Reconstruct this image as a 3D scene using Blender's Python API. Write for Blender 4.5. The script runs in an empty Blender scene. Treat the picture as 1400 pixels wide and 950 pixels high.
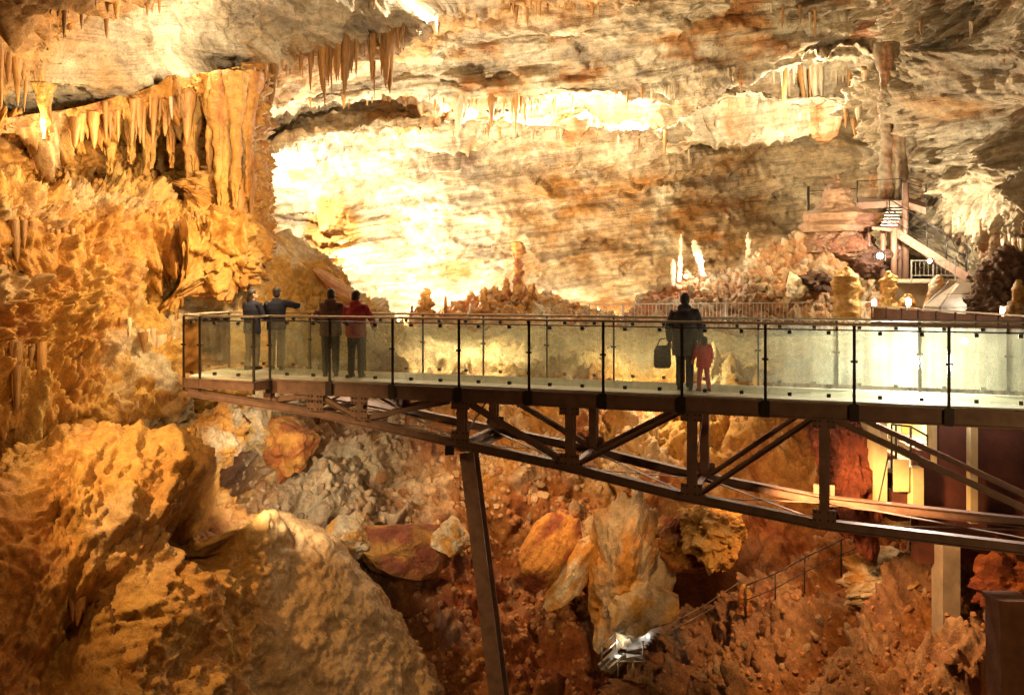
import bpy, bmesh, math, random
import numpy as np
from mathutils import Vector, Matrix

# ------------------------------------------------------------------ camera, world, exposure
S = bpy.context.scene
COL = S.collection
F, CX, HY, CZ = 1212.0, 700.0, 385.0, 1.79      # focal length and horizon of the photograph (1400 px wide), eye height over the deck

def at(u, v, Y):
    return Vector(((u - CX) / F * Y, Y, CZ + (HY - v) / F * Y))

cam_d = bpy.data.cameras.new('camera')
cam = bpy.data.objects.new('camera', cam_d)
COL.objects.link(cam)
cam.location = (0, 0, CZ)
cam.rotation_euler = (math.radians(90), 0, 0)
cam_d.sensor_width = 36.0
cam_d.lens = 36.0 * F / 1400.0
cam_d.shift_y = -(475.0 - HY) / 1400.0
cam_d.clip_end = 500
S.camera = cam

W = bpy.data.worlds.new('World')
S.world = W
W.use_nodes = True
bg = W.node_tree.nodes['Background']
bg.inputs[0].default_value = (1.0, 0.36, 0.13, 1)      # the dim warm light that fills a lamp-lit cave
bg.inputs[1].default_value = 0.009
S.view_settings.view_transform = 'Standard'
S.view_settings.look = 'None'
S.view_settings.exposure = 0.9
S.view_settings.gamma = 1.0
S.render.engine = 'CYCLES'
S.cycles.use_denoising = True
S.cycles.denoiser = 'OPENIMAGEDENOISE'
S.cycles.denoising_input_passes = 'RGB_ALBEDO_NORMAL'
S.cycles.denoising_prefilter = 'NONE'
S.cycles.max_bounces = 6
S.cycles.diffuse_bounces = 2
S.cycles.glossy_bounces = 2
S.cycles.transparent_max_bounces = 16
S.cycles.sample_clamp_indirect = 4.0

WARM = (1.0, 0.60, 0.24)
GOLD = (1.0, 0.72, 0.36)
PALE = (1.0, 0.82, 0.56)
WHITE = (1.0, 0.93, 0.80)
RED = (1.0, 0.34, 0.12)
PIT = (1.0, .52, .20)

def lamp(pos, power, color=PALE, radius=0.25, target=None, cone=None, blend=0.6, name='cave_light'):
    d = bpy.data.lights.new(name, 'SPOT' if target is not None else 'POINT')
    d.energy = power
    d.color = color
    d.shadow_soft_size = radius
    o = bpy.data.objects.new(name, d)
    COL.objects.link(o)
    o.location = pos
    if target is not None:
        d.spot_size = math.radians(cone or 90)
        d.spot_blend = blend
        o.rotation_euler = (Vector(target) - Vector(pos)).to_track_quat('-Z', 'Y').to_euler()
    return o

# LIGHTS_BEGIN
# lamps hidden on the ledges and niches of the chamber, plus an added ceiling spot
lamp(at(545, 408, 36.4), 1300, PALE, .2)
lamp(at(392, 262, 36.6), 1150, PALE, .2)
lamp(at(480, 360, 37.0), 350, PALE, .2)
lamp(at(640, 160, 37.0), 420, PALE, .12)
lamp(at(720, 158, 37.0), 360, PALE, .12)
lamp(at(800, 155, 36.7), 560, PALE, .12)
lamp(at(868, 158, 36.6), 560, PALE, .12)
lamp(at(1040, 142, 36.3), 110, PALE, .12)
lamp(at(1118, 128, 35.8), 280, PALE, .12)
lamp(at(590, 22, 26.6), 700, PALE, .12)
lamp(at(272, 62, 20.0), 60, PALE, .08)
lamp(at(330, 150, 16.5), 420, PALE, .12, at(260, 30, 19.5), 110)  # unseen spot in mid-air, added to brighten the upper left ceiling
lamp(at(52, 175, 17.0), 50, GOLD, .06)
lamp(at(170, 195, 18.6), 60, GOLD, .06)
# lamps at the foot of the far wall and small ones behind the glowing stalagmites
lamp(at(700, 425, 36.2), 1900, PALE, .2)
lamp(at(850, 425, 35.5), 700, GOLD, .2)
lamp(at(1010, 400, 34.5), 600, GOLD, .2)
lamp(at(938, 372, 30.1), 26, WHITE, .05)
lamp(at(968, 360, 29.9), 26, WHITE, .05)
lamp(at(1030, 352, 31.1), 30, WHITE, .05)
# floods that wash the vault, the walls and the pit
lamp(at(520, 400, 27), 5400, PALE, .25, at(660, 150, 38), 84, .8)
lamp(at(960, 400, 25), 1700, GOLD, .25, at(960, 100, 35), 85)
lamp(at(470, 200, 15.5), 700, WARM, .2, at(200, 190, 20), 100)
lamp(at(410, 230, 17.2), 780, GOLD, .12, at(120, 400, 18.5), 110)
lamp(at(300, 430, 12.0), 260, WARM, .12, at(120, 400, 18), 90)
lamp(at(-160, 385, 11.8), 1000, WARM, .12, at(290, 690, 15.5), 62, .9)
lamp(at(600, 760, 12.0), 70, PALE, .15, at(440, 800, 16), 70)  # weak unseen fill, added to lift the flank of the flowstone hill
lamp(at(150, 500, 11.5), 110, WARM, .12, at(220, 740, 15), 120)
lamp(at(335, 650, 15.4), 330, PALE, .15, at(470, 630, 20), 100)
lamp(at(690, 575, 18.8), 260, PIT, .15, at(740, 680, 21), 130)
lamp(at(1020, 575, 17.6), 190, PIT, .15, at(1080, 680, 20), 130)
lamp(at(860, 680, 15.8), 120, PIT, .15, at(815, 775, 19), 55)
lamp(at(1120, 640, 13.6), 620, PIT, .15, at(1190, 800, 16), 95)
lamp(at(1235, 305, 27.2), 520, PALE, .12)
lamp(at(1060, 300, 27.0), 280, GOLD, .2, at(1130, 360, 30), 90)
# unseen low lamps added behind the bridge to brighten the floor there
lamp(at(640, 425, 24.0), 700, PALE, .15, at(640, 520, 25.0), 120)
lamp(at(900, 425, 22.5), 700, PALE, .15, at(900, 530, 24.0), 120)
# unseen fill lamp added right of the camera to light truss and slope
lamp((7.5, 2.0, -1.0), 360, WARM, .2, (2.0, 15, -2), 110)
# LIGHTS_END

random.seed(11)
rng = np.random.default_rng(7)

# ------------------------------------------------------------------ object helpers
def tag(o, label=None, cat=None, group=None, kind=None):
    if label: o['label'] = label
    if cat: o['category'] = cat
    if group: o['group'] = group
    if kind: o['kind'] = kind
    return o

def link(name, mesh, parent=None, loc=None):
    o = bpy.data.objects.new(name, mesh)
    COL.objects.link(o)
    if parent is not None:
        o.parent = parent
    if loc is not None:
        o.location = loc
    return o

def thing(name, label, cat, loc=(0, 0, 0), rz=0.0, group=None):
    o = bpy.data.objects.new(name, None)
    COL.objects.link(o)
    o.empty_display_size = 0.2
    o.location = loc
    o.rotation_euler = (0, 0, rz)
    return tag(o, label, cat, group)

class MB:
    """collects boxes, bars and tubes into one mesh"""
    def __init__(s):
        s.v, s.f = [], []
    def add(s, vs, fs):
        n = len(s.v)
        s.v += [tuple(v) for v in vs]
        s.f += [tuple(n + i for i in f) for f in fs]
        return s
    def box(s, c, d):
        x, y, z = c; a, b, h = d[0] / 2, d[1] / 2, d[2] / 2
        vs = [(x + i * a, y + j * b, z + k * h) for k in (-1, 1) for j in (-1, 1) for i in (-1, 1)]
        return s.add(vs, [(0, 2, 3, 1), (4, 5, 7, 6), (0, 1, 5, 4), (2, 6, 7, 3), (0, 4, 6, 2), (1, 3, 7, 5)])
    def bar(s, p, q, w, h, up=(0, 0, 1), off=(0, 0)):
        p, q = Vector(p), Vector(q)
        d = (q - p).normalized(); up = Vector(up)
        if abs(d.dot(up)) > .97: up = Vector((0.33, 0.944, 0))
        r = d.cross(up).normalized(); t = r.cross(d).normalized()
        o = r * off[0] + t * off[1]
        vs = [e + o + r * i * w / 2 + t * j * h / 2 for e in (p, q) for j in (-1, 1) for i in (-1, 1)]
        return s.add(vs, [(0, 2, 3, 1), (4, 5, 7, 6), (0, 1, 5, 4), (2, 6, 7, 3), (0, 4, 6, 2), (1, 3, 7, 5)])
    def ibeam(s, p, q, w, h, t, up=(0, 0, 1)):
        s.bar(p, q, w, t, up, (0, h / 2 - t / 2)); s.bar(p, q, w, t, up, (0, -h / 2 + t / 2))
        return s.bar(p, q, t, h - 2 * t - .0004, up)
    def tube(s, p, q, r, n=8, r2=None):
        p, q = Vector(p), Vector(q)
        d = (q - p).normalized(); up = Vector((0, 0, 1)) if abs(d.z) < .9 else Vector((1, 0, 0))
        a = d.cross(up).normalized(); b = a.cross(d)
        vs = []
        for e, rr in ((p, r), (q, r if r2 is None else r2)):
            for i in range(n):
                c = 2 * math.pi * i / n
                vs.append(e + a * math.cos(c) * rr + b * math.sin(c) * rr)
        fs = [(i, (i + 1) % n, n + (i + 1) % n, n + i) for i in range(n)] + [tuple(range(n))[::-1], tuple(range(n, 2 * n))]
        return s.add(vs, fs)
    def path(s, pts, r, n=7):
        for p, q in zip(pts[:-1], pts[1:]): s.tube(p, q, r, n)
        return s
    def lathe(s, prof, n=12, c=(0, 0, 0), jit=0.0, rnd=None):
        vs, fs = [], []
        for r, z in prof:
            for i in range(n):
                a = 2 * math.pi * i / n
                k = 1 + (rnd.uniform(-jit, jit) if rnd else 0)
                vs.append((c[0] + math.cos(a) * r * k, c[1] + math.sin(a) * r * k, c[2] + z))
        for j in range(len(prof) - 1):
            for i in range(n):
                fs.append((j * n + i, j * n + (i + 1) % n, (j + 1) * n + (i + 1) % n, (j + 1) * n + i))
        fs += [tuple(range(n))[::-1], tuple(range((len(prof) - 1) * n, len(prof) * n))]
        return s.add(vs, fs)
    def mesh(s, name, mat=None, smooth=False):
        m = bpy.data.meshes.new(name)
        m.from_pydata(s.v, [], s.f)
        if mat: m.materials.append(mat)
        if smooth: m.polygons.foreach_set('use_smooth', [True] * len(m.polygons))
        m.update()
        return m
    def build(s, name, mat, parent=None, smooth=False, loc=None):
        return link(name, s.mesh(name, mat, smooth), parent, loc)

# ------------------------------------------------------------------ noise
_G = rng.normal(size=(256, 3)).astype(np.float32)
_G /= np.linalg.norm(_G, axis=1, keepdims=True)

def _hash(ix, iy, iz, seed):
    h = (ix * np.uint32(0x8da6b343)) ^ (iy * np.uint32(0xd8163841)) ^ (iz * np.uint32(0xcb1ab31f)) ^ np.uint32((seed * 2654435761) & 0xffffffff)
    h ^= h >> np.uint32(13); h = h * np.uint32(0x5bd1e995); h ^= h >> np.uint32(15)
    return h

from concurrent.futures import ThreadPoolExecutor
_pool = ThreadPoolExecutor(4)
def _chunked(fn, p, seed, n=40000):
    p = np.asarray(p, np.float32)
    if len(p) <= n: return fn(p, seed)
    r = list(_pool.map(lambda i: fn(p[i:i + n], seed), range(0, len(p), n)))
    return tuple(np.concatenate(c) for c in zip(*r)) if isinstance(r[0], tuple) else np.concatenate(r)

def perlin(p, seed=0): return _chunked(_perlin, p, seed)
def cells(p, seed=0): return _chunked(_cells, p, seed)

def _perlin(p, seed=0):
    p = np.asarray(p, np.float32)
    i = np.floor(p).astype(np.int32)
    f = p - i
    w = f * f * f * (f * (f * 6 - 15) + 10)
    i = i.astype(np.uint32)
    out = 0
    for dx in (0, 1):
        wx = w[:, 0] if dx else 1 - w[:, 0]
        for dy in (0, 1):
            wy = wx * (w[:, 1] if dy else 1 - w[:, 1])
            for dz in (0, 1):
                g = _G[_hash(i[:, 0] + np.uint32(dx), i[:, 1] + np.uint32(dy), i[:, 2] + np.uint32(dz), seed) & np.uint32(255)]
                out = out + wy * (w[:, 2] if dz else 1 - w[:, 2]) * (g[:, 0] * (f[:, 0] - dx) + g[:, 1] * (f[:, 1] - dy) + g[:, 2] * (f[:, 2] - dz))
    return out * 1.5

def fbm(p, o=4, seed=0, gain=.5, lac=2.03):
    s, a = 0, 1.0
    for k in range(o):
        s = s + a * perlin(p, seed + k * 17); p = p * lac + 3.7; a *= gain
    return s

def ridged(p, o=3, seed=0, gain=.5):
    s, a = 0, 1.0
    for k in range(o):
        s = s + a * (1 - 2.2 * np.abs(perlin(p, seed + k * 31))); p = p * 2.07 + 1.3; a *= gain
    return s

def _cells(p, seed=0):
    """voronoi: distance to the nearest and second point, id of the cell, and a plane tilted at random through each cell"""
    p = np.asarray(p, np.float32)
    i = np.floor(p).astype(np.int32)
    f = p - i
    d1 = np.full(len(p), 9., np.float32); d2 = d1.copy(); cid = np.zeros(len(p), np.uint32); kk = np.zeros(len(p), np.int8)
    iu = i.astype(np.uint32); k = 0; sc = np.float32(1 / 1023)
    for dx in (-1, 0, 1):
        hx = (iu[:, 0] + np.uint32(dx & 0xffffffff)) * np.uint32(0x8da6b343)
        for dy in (-1, 0, 1):
            hy = hx ^ ((iu[:, 1] + np.uint32(dy & 0xffffffff)) * np.uint32(0xd8163841)) ^ np.uint32((seed * 2654435761) & 0xffffffff)
            for dz in (-1, 0, 1):
                h = hy ^ ((iu[:, 2] + np.uint32(dz & 0xffffffff)) * np.uint32(0xcb1ab31f))
                h ^= h >> np.uint32(13); h *= np.uint32(0x5bd1e995); h ^= h >> np.uint32(15)
                d = ((h & np.uint32(1023)) * sc + dx - f[:, 0]) ** 2 + (((h >> np.uint32(10)) & np.uint32(1023)) * sc + dy - f[:, 1]) ** 2 + (((h >> np.uint32(20)) & np.uint32(1023)) * sc + dz - f[:, 2]) ** 2
                d = d.astype(np.float32)
                near = d < d1
                d2 = np.where(near, d1, np.minimum(d2, d)); d1 = np.minimum(d1, d)
                cid[near] = h[near]; kk[near] = k; k += 1
    g = _G[(cid >> np.uint32(7)) & np.uint32(255)]
    off = np.stack([f[:, 0] - (kk // 9 - 1) - (cid & np.uint32(1023)) * sc, f[:, 1] - ((kk // 3) % 3 - 1) - ((cid >> np.uint32(10)) & np.uint32(1023)) * sc, f[:, 2] - (kk % 3 - 1) - ((cid >> np.uint32(20)) & np.uint32(1023)) * sc], 1)
    return np.sqrt(d1), np.sqrt(d2), (cid % np.uint32(977)).astype(np.float32) / 977, (off * g).sum(1).astype(np.float32)

def sstep(a, b, x):
    t = np.clip((x - a) / (b - a), 0, 1)
    return t * t * (3 - 2 * t)

def facet(p, seed=0, w=.3):
    a, b, _, f = cells(p, seed)
    return f * sstep(0, w, b - a)

def mixc(a, b, t):
    return a * (1 - t[:, None]) + b * t[:, None]

C_CREAM = np.array((.60, .49, .33)); C_WHITE = np.array((.74, .66, .50)); C_GREY = np.array((.36, .31, .24))
C_OCHRE = np.array((.56, .28, .065)); C_RUST = np.array((.34, .105, .03)); C_MUD = np.array((.22, .06, .028)); C_GOLD = np.array((.62, .37, .10))

# ------------------------------------------------------------------ materials
def new_mat(name):
    m = bpy.data.materials.new(name); m.use_nodes = True
    return m, m.node_tree, m.node_tree.nodes['Principled BSDF']

def rock_mat(name, rough=.72, bump=.6, scale=1.0, spec=.35, beds=0.0):
    m, t, b = new_mat(name)
    N, L = t.nodes.new, t.links.new
    at_ = N('ShaderNodeAttribute'); at_.attribute_name = 'Col'
    tc = N('ShaderNodeTexCoord')
    n1 = N('ShaderNodeTexNoise'); n1.inputs['Scale'].default_value = 3.1 * scale; n1.inputs['Detail'].default_value = 5; n1.inputs['Roughness'].default_value = .65
    n2 = N('ShaderNodeTexNoise'); n2.inputs['Scale'].default_value = 14 * scale; n2.inputs['Detail'].default_value = 4; n2.inputs['Roughness'].default_value = .7
    L(tc.outputs['Object'], n1.inputs['Vector']); L(tc.outputs['Object'], n2.inputs['Vector'])
    r1 = N('ShaderNodeMapRange'); r1.inputs[1].default_value = .3; r1.inputs[2].default_value = .7; r1.inputs[3].default_value = .62; r1.inputs[4].default_value = 1.22
    L(n1.outputs['Fac'], r1.inputs[0])
    r2 = N('ShaderNodeMapRange'); r2.inputs[1].default_value = .3; r2.inputs[2].default_value = .7; r2.inputs[3].default_value = .75; r2.inputs[4].default_value = 1.2
    L(n2.outputs['Fac'], r2.inputs[0])
    mu = N('ShaderNodeMath'); mu.operation = 'MULTIPLY'; L(r1.outputs[0], mu.inputs[0]); L(r2.outputs[0], mu.inputs[1])
    mx = N('ShaderNodeMix'); mx.data_type = 'RGBA'; mx.blend_type = 'MULTIPLY'; mx.inputs['Factor'].default_value = 1
    L(at_.outputs['Color'], mx.inputs['A']); L(mu.outputs[0], mx.inputs['B'])
    L(mx.outputs['Result'], b.inputs['Base Color'])
    ad = N('ShaderNodeMath'); ad.operation = 'MULTIPLY_ADD'; ad.inputs[1].default_value = .35
    L(n2.outputs['Fac'], ad.inputs[0]); L(n1.outputs['Fac'], ad.inputs[2])
    height = ad.outputs[0]
    if beds:        # thin bedding planes dipping to the left
        mp = N('ShaderNodeMapping'); mp.vector_type = 'TEXTURE'; mp.inputs['Rotation'].default_value = (.08, -.13, 0); mp.inputs['Scale'].default_value = (3.0, 3.0, .17)
        L(tc.outputs['Object'], mp.inputs['Vector'])
        n3 = N('ShaderNodeTexNoise'); n3.inputs['Scale'].default_value = 1.0; n3.inputs['Detail'].default_value = 4; n3.inputs['Roughness'].default_value = .62; n3.inputs['Distortion'].default_value = .25
        L(mp.outputs[0], n3.inputs['Vector'])
        r3 = N('ShaderNodeMapRange'); r3.inputs[1].default_value = .36; r3.inputs[2].default_value = .6; r3.inputs[3].default_value = .76; r3.inputs[4].default_value = 1.08
        L(n3.outputs['Fac'], r3.inputs[0])
        m4 = N('ShaderNodeMath'); m4.operation = 'MULTIPLY'; L(mu.outputs[0], m4.inputs[0]); L(r3.outputs[0], m4.inputs[1]); L(m4.outputs[0], mx.inputs['B'])
        a4 = N('ShaderNodeMath'); a4.operation = 'MULTIPLY_ADD'; a4.inputs[1].default_value = beds
        L(n3.outputs['Fac'], a4.inputs[0]); L(height, a4.inputs[2]); height = a4.outputs[0]
    bp = N('ShaderNodeBump'); bp.inputs['Strength'].default_value = bump; bp.inputs['Distance'].default_value = .12 / scale
    L(height, bp.inputs['Height']); L(bp.outputs['Normal'], b.inputs['Normal'])
    b.inputs['Roughness'].default_value = rough
    b.inputs['Specular IOR Level'].default_value = spec
    return m

def plain_mat(name, color, rough=.5, metal=0.0, var=.25, scale=6.0, bump=0.0, spec=.5, obj_var=0.0):
    m, t, b = new_mat(name)
    N, L = t.nodes.new, t.links.new
    tc = N('ShaderNodeTexCoord')
    n = N('ShaderNodeTexNoise'); n.inputs['Scale'].default_value = scale; n.inputs['Detail'].default_value = 6; n.inputs['Roughness'].default_value = .65
    L(tc.outputs['Object'], n.inputs['Vector'])
    r = N('ShaderNodeMapRange'); r.inputs[1].default_value = .3; r.inputs[2].default_value = .7; r.inputs[3].default_value = 1 - var; r.inputs[4].default_value = 1 + var
    L(n.outputs['Fac'], r.inputs[0])
    val = r.outputs[0]
    if obj_var:
        oi = N('ShaderNodeObjectInfo')
        r3 = N('ShaderNodeMapRange'); r3.inputs[3].default_value = 1 - obj_var; r3.inputs[4].default_value = 1 + obj_var
        L(oi.outputs['Random'], r3.inputs[0])
        mm = N('ShaderNodeMath'); mm.operation = 'MULTIPLY'; L(val, mm.inputs[0]); L(r3.outputs[0], mm.inputs[1]); val = mm.outputs[0]
    mx = N('ShaderNodeMix'); mx.data_type = 'RGBA'; mx.blend_type = 'MULTIPLY'; mx.inputs['Factor'].default_value = 1
    mx.inputs['A'].default_value = (*color, 1); L(val, mx.inputs['B']); L(mx.outputs['Result'], b.inputs['Base Color'])
    b.inputs['Roughness'].default_value = rough; b.inputs['Metallic'].default_value = metal
    b.inputs['Specular IOR Level'].default_value = spec
    if bump:
        bp = N('ShaderNodeBump'); bp.inputs['Strength'].default_value = bump; bp.inputs['Distance'].default_value = .03
        L(n.outputs['Fac'], bp.inputs['Height']); L(bp.outputs['Normal'], b.inputs['Normal'])
    return m

def emit_mat(name, color, strength):
    m, t, b = new_mat(name)
    b.inputs['Base Color'].default_value = (.8, .8, .8, 1)
    b.inputs['Emission Color'].default_value = (*color, 1)
    b.inputs['Emission Strength'].default_value = strength
    return m

def glass_mat():
    """laminated balustrade glass, pale green, filmed with dust and dried drips"""
    m, t, b = new_mat('dusty_glass')
    N, L = t.nodes.new, t.links.new
    tc = N('ShaderNodeTexCoord')
    n = N('ShaderNodeTexNoise'); n.inputs['Scale'].default_value = 2.2; n.inputs['Detail'].default_value = 7; n.inputs['Roughness'].default_value = .6
    L(tc.outputs['Object'], n.inputs['Vector'])
    mp = N('ShaderNodeMapping'); mp.inputs['Scale'].default_value = (9, 9, .35); L(tc.outputs['Object'], mp.inputs['Vector'])
    n2 = N('ShaderNodeTexNoise'); n2.inputs['Scale'].default_value = 1.0; n2.inputs['Detail'].default_value = 3; L(mp.outputs[0], n2.inputs['Vector'])
    ad = N('ShaderNodeMath'); ad.operation = 'MULTIPLY'; L(n.outputs['Fac'], ad.inputs[0]); L(n2.outputs['Fac'], ad.inputs[1])
    r = N('ShaderNodeMapRange'); r.inputs[1].default_value = .12; r.inputs[2].default_value = .42; r.inputs[3].default_value = GLASS_DUST[0]; r.inputs[4].default_value = GLASS_DUST[1]
    L(ad.outputs[0], r.inputs[0])
    tr = N('ShaderNodeBsdfTransparent'); tr.inputs[0].default_value = (.93, .95, .88, 1)
    df = N('ShaderNodeBsdfDiffuse'); df.inputs[0].default_value = (.80, .79, .66, 1)
    tl = N('ShaderNodeBsdfTranslucent'); tl.inputs[0].default_value = (.80, .79, .66, 1)
    m1 = N('ShaderNodeMixShader'); m1.inputs[0].default_value = .5; L(df.outputs[0], m1.inputs[1]); L(tl.outputs[0], m1.inputs[2])
    m2 = N('ShaderNodeMixShader'); L(r.outputs[0], m2.inputs[0]); L(tr.outputs[0], m2.inputs[1]); L(m1.outputs[0], m2.inputs[2])
    gl = N('ShaderNodeBsdfGlossy'); gl.inputs['Roughness'].default_value = .06
    fr = N('ShaderNodeFresnel'); fr.inputs[0].default_value = 1.5
    m3 = N('ShaderNodeMixShader'); L(fr.outputs[0], m3.inputs[0]); L(m2.outputs[0], m3.inputs[1]); L(gl.outputs[0], m3.inputs[2])
    L(m3.outputs[0], t.nodes['Material Output'].inputs['Surface'])
    return m

GLASS_DUST = (.04, .17)
M = {}
M['rock'] = rock_mat('limestone', .72, .8, 1.6)
M['bedded'] = rock_mat('bedded_limestone', .75, .85, 1.2, .3, 1.7)
M['flow'] = rock_mat('wet_flowstone', .45, .8, 2.0, .45)
M['soil'] = rock_mat('red_cave_earth', .85, 1.0, 2.2, .2)
M['stal'] = plain_mat('stalactite_calcite', (.44, .23, .075), .5, 0, .45, 5, .3, .5, .35)
M['stal_pale'] = plain_mat('pale_calcite', (.66, .53, .36), .5, 0, .35, 5, .3, .5, .25)
M['stone'] = plain_mat('broken_limestone', (.38, .27, .165), .8, 0, .4, 4, .6, .3, .35)
M['stone_red'] = plain_mat('clay_coated_stone', (.30, .15, .07), .85, 0, .4, 4, .6, .2, .35)
M['steel'] = plain_mat('brown_painted_steel', (.26, .155, .115), .45, .1, .3, 5, .15)
M['steel_dark'] = plain_mat('dark_steel', (.05, .04, .035), .4, .4, .25, 9)
M['rail'] = plain_mat('brushed_steel_rail', (.50, .42, .32), .45, .4, .2, 12)
M['deck'] = plain_mat('pale_deck_plate', (.60, .58, .48), .65, 0, .2, 3, 0, .25)
M['glass'] = glass_mat()
M['concrete'] = plain_mat('stained_concrete', (.34, .27, .20), .85, 0, .3, 2.5, .4)
M['darkwall'] = plain_mat('dark_red_render', (.10, .027, .014), .85, 0, .45, 2, .5)
M['yellow'] = plain_mat('cream_painted_steel', (.70, .58, .32), .5, 0, .2, 3)
M['rustpanel'] = plain_mat('rust_brown_panel', (.14, .065, .045), .7, .2, .35, 3, .2, .4, .15)
M['galv'] = plain_mat('galvanised_steel', (.46, .44, .40), .4, .6, .2, 8)
M['lamp_lit'] = emit_mat('lit_lamp_lens', (1, .94, .82), 30)
M['stair_light'] = emit_mat('stair_light_lens', (1, .95, .85), 9)
M['lamp_warm'] = emit_mat('lit_warm_lens', (1, .82, .55), 18)
M['skin'] = plain_mat('skin', (.52, .30, .20), .55, 0, .1, 10)
M['hair'] = plain_mat('dark_brown_hair', (.035, .022, .016), .5, 0, .3, 40, .3)
M['navy'] = plain_mat('navy_jacket', (.012, .013, .036), .8, 0, .25, 14, .3)
M['black'] = plain_mat('black_cloth', (.018, .016, .022), .8, 0, .3, 14, .3)
M['brown'] = plain_mat('brown_jacket', (.13, .065, .045), .75, 0, .25, 14, .3)
M['redcloth'] = plain_mat('red_jacket', (.42, .03, .035), .7, 0, .25, 14, .3)
M['redsuit'] = plain_mat('bright_red_snowsuit', (.60, .035, .03), .7, 0, .25, 14, .3)
M['grey_trousers'] = plain_mat('olive_grey_trousers', (.16, .14, .10), .8, 0, .25, 14, .3)
M['dark_trousers'] = plain_mat('dark_trousers', (.035, .028, .03), .8, 0, .25, 14, .3)
M['coat'] = plain_mat('dark_grey_coat', (.045, .038, .048), .8, 0, .3, 12, .3)

# ------------------------------------------------------------------ the cave: walls, vault, floor and pit as displaced sheets
def spline_axis(A, t):
    """Catmull-Rom along axis 0 of A at parameters t"""
    n = A.shape[0]
    i = np.clip(np.floor(t).astype(int), 0, n - 2); f = (t - i)[:, None, None]
    g = lambda k: A[np.clip(i + k, 0, n - 1)]
    p0, p1, p2, p3 = g(-1), g(0), g(1), g(2)
    k = .5
    m1, m2 = k * (p2 - p0), k * (p3 - p1)
    return (2 * f**3 - 3 * f**2 + 1) * p1 + (f**3 - 2 * f**2 + f) * m1 + (-2 * f**3 + 3 * f**2) * p2 + (f**3 - f**2) * m2

def arc_params(A, sp):
    seg = np.linalg.norm(np.diff(A, axis=0), axis=2).mean(axis=1)
    c = np.concatenate([[0], np.cumsum(seg)])
    n = max(3, int(c[-1] / sp) + 1)
    return np.interp(np.linspace(0, c[-1], n), c, np.arange(len(c)))

def grid_normals(P):
    du = np.gradient(P, axis=1); dv = np.gradient(P, axis=0)
    N = np.cross(du, dv); N /= np.linalg.norm(N, axis=2, keepdims=True) + 1e-9
    view = np.array((0, 0, CZ)) - P
    if (N * view).sum() < 0: N = -N
    return N

def mesh_grid(name, P, Cc, mat, smooth=True):
    r, c, _ = P.shape
    m = bpy.data.meshes.new(name)
    idx = np.arange(r * c).reshape(r, c)
    q = np.stack([idx[:-1, :-1], idx[:-1, 1:], idx[1:, 1:], idx[1:, :-1]], -1).reshape(-1, 4)
    m.vertices.add(r * c); m.vertices.foreach_set('co', P.reshape(-1).astype(np.float32))
    m.loops.add(q.size); m.loops.foreach_set('vertex_index', q.reshape(-1).astype(np.int32))
    m.polygons.add(len(q)); m.polygons.foreach_set('loop_start', np.arange(0, q.size, 4, dtype=np.int32))
    m.update(calc_edges=True)
    if smooth: m.polygons.foreach_set('use_smooth', np.ones(len(q), bool))
    a = m.color_attributes.new('Col', 'FLOAT_COLOR', 'POINT')
    a.data.foreach_set('color', np.concatenate([Cc, np.ones((len(Cc), 1))], 1).astype(np.float32).reshape(-1))
    m.materials.append(mat)
    m.update()
    return m

def bumps(p, lst):
    """local hollows (negative) and bulges (positive): (point, radius, height)"""
    d = np.zeros(len(p))
    for q, r, a in lst:
        d += a * np.exp(-(((p - np.array(q)) ** 2) @ np.array((1, .08, 1))) / (r * r))
    return d

SURF = []
def sheet(name, net, sp, fun, mat, kind='structure', label=None, cat=None, parent=None):
    A = np.array([[list(at(*e)) for e in row] for row in net], float)
    A = spline_axis(A, arc_params(A, sp))
    B = A.transpose(1, 0, 2)
    A = spline_axis(B, arc_params(B, sp)).transpose(1, 0, 2)
    N = grid_normals(A)
    p = A.reshape(-1, 3); n = N.reshape(-1, 3)
    d, c = fun(p, n)
    P = (p + n * d[:, None]).reshape(A.shape)
    o = link(name, mesh_grid(name, P, c, mat), parent)
    tag(o, label, cat, None, kind)
    SURF.append((P.reshape(-1, 3), grid_normals(P).reshape(-1, 3), o))
    return o

BED = np.array((-.13, -.10, 1.0)); BED /= np.linalg.norm(BED)

def layer(p, h, seed, wob=.5):
    """stepped bedding: every bed stands proud or back by its own amount, which drifts along the bed"""
    b = (p @ BED) / h + wob * fbm(p * .16, 3, seed)
    k = np.floor(b); f = b - k
    q = np.stack([p[:, 0] * .16, p[:, 1] * .16, k * 5.31], 1)
    r0 = perlin(q, seed + 3); q[:, 2] += 5.31; r1 = perlin(q, seed + 3)
    return r0 + (r1 - r0) * sstep(.86, 1, f), f

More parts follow.
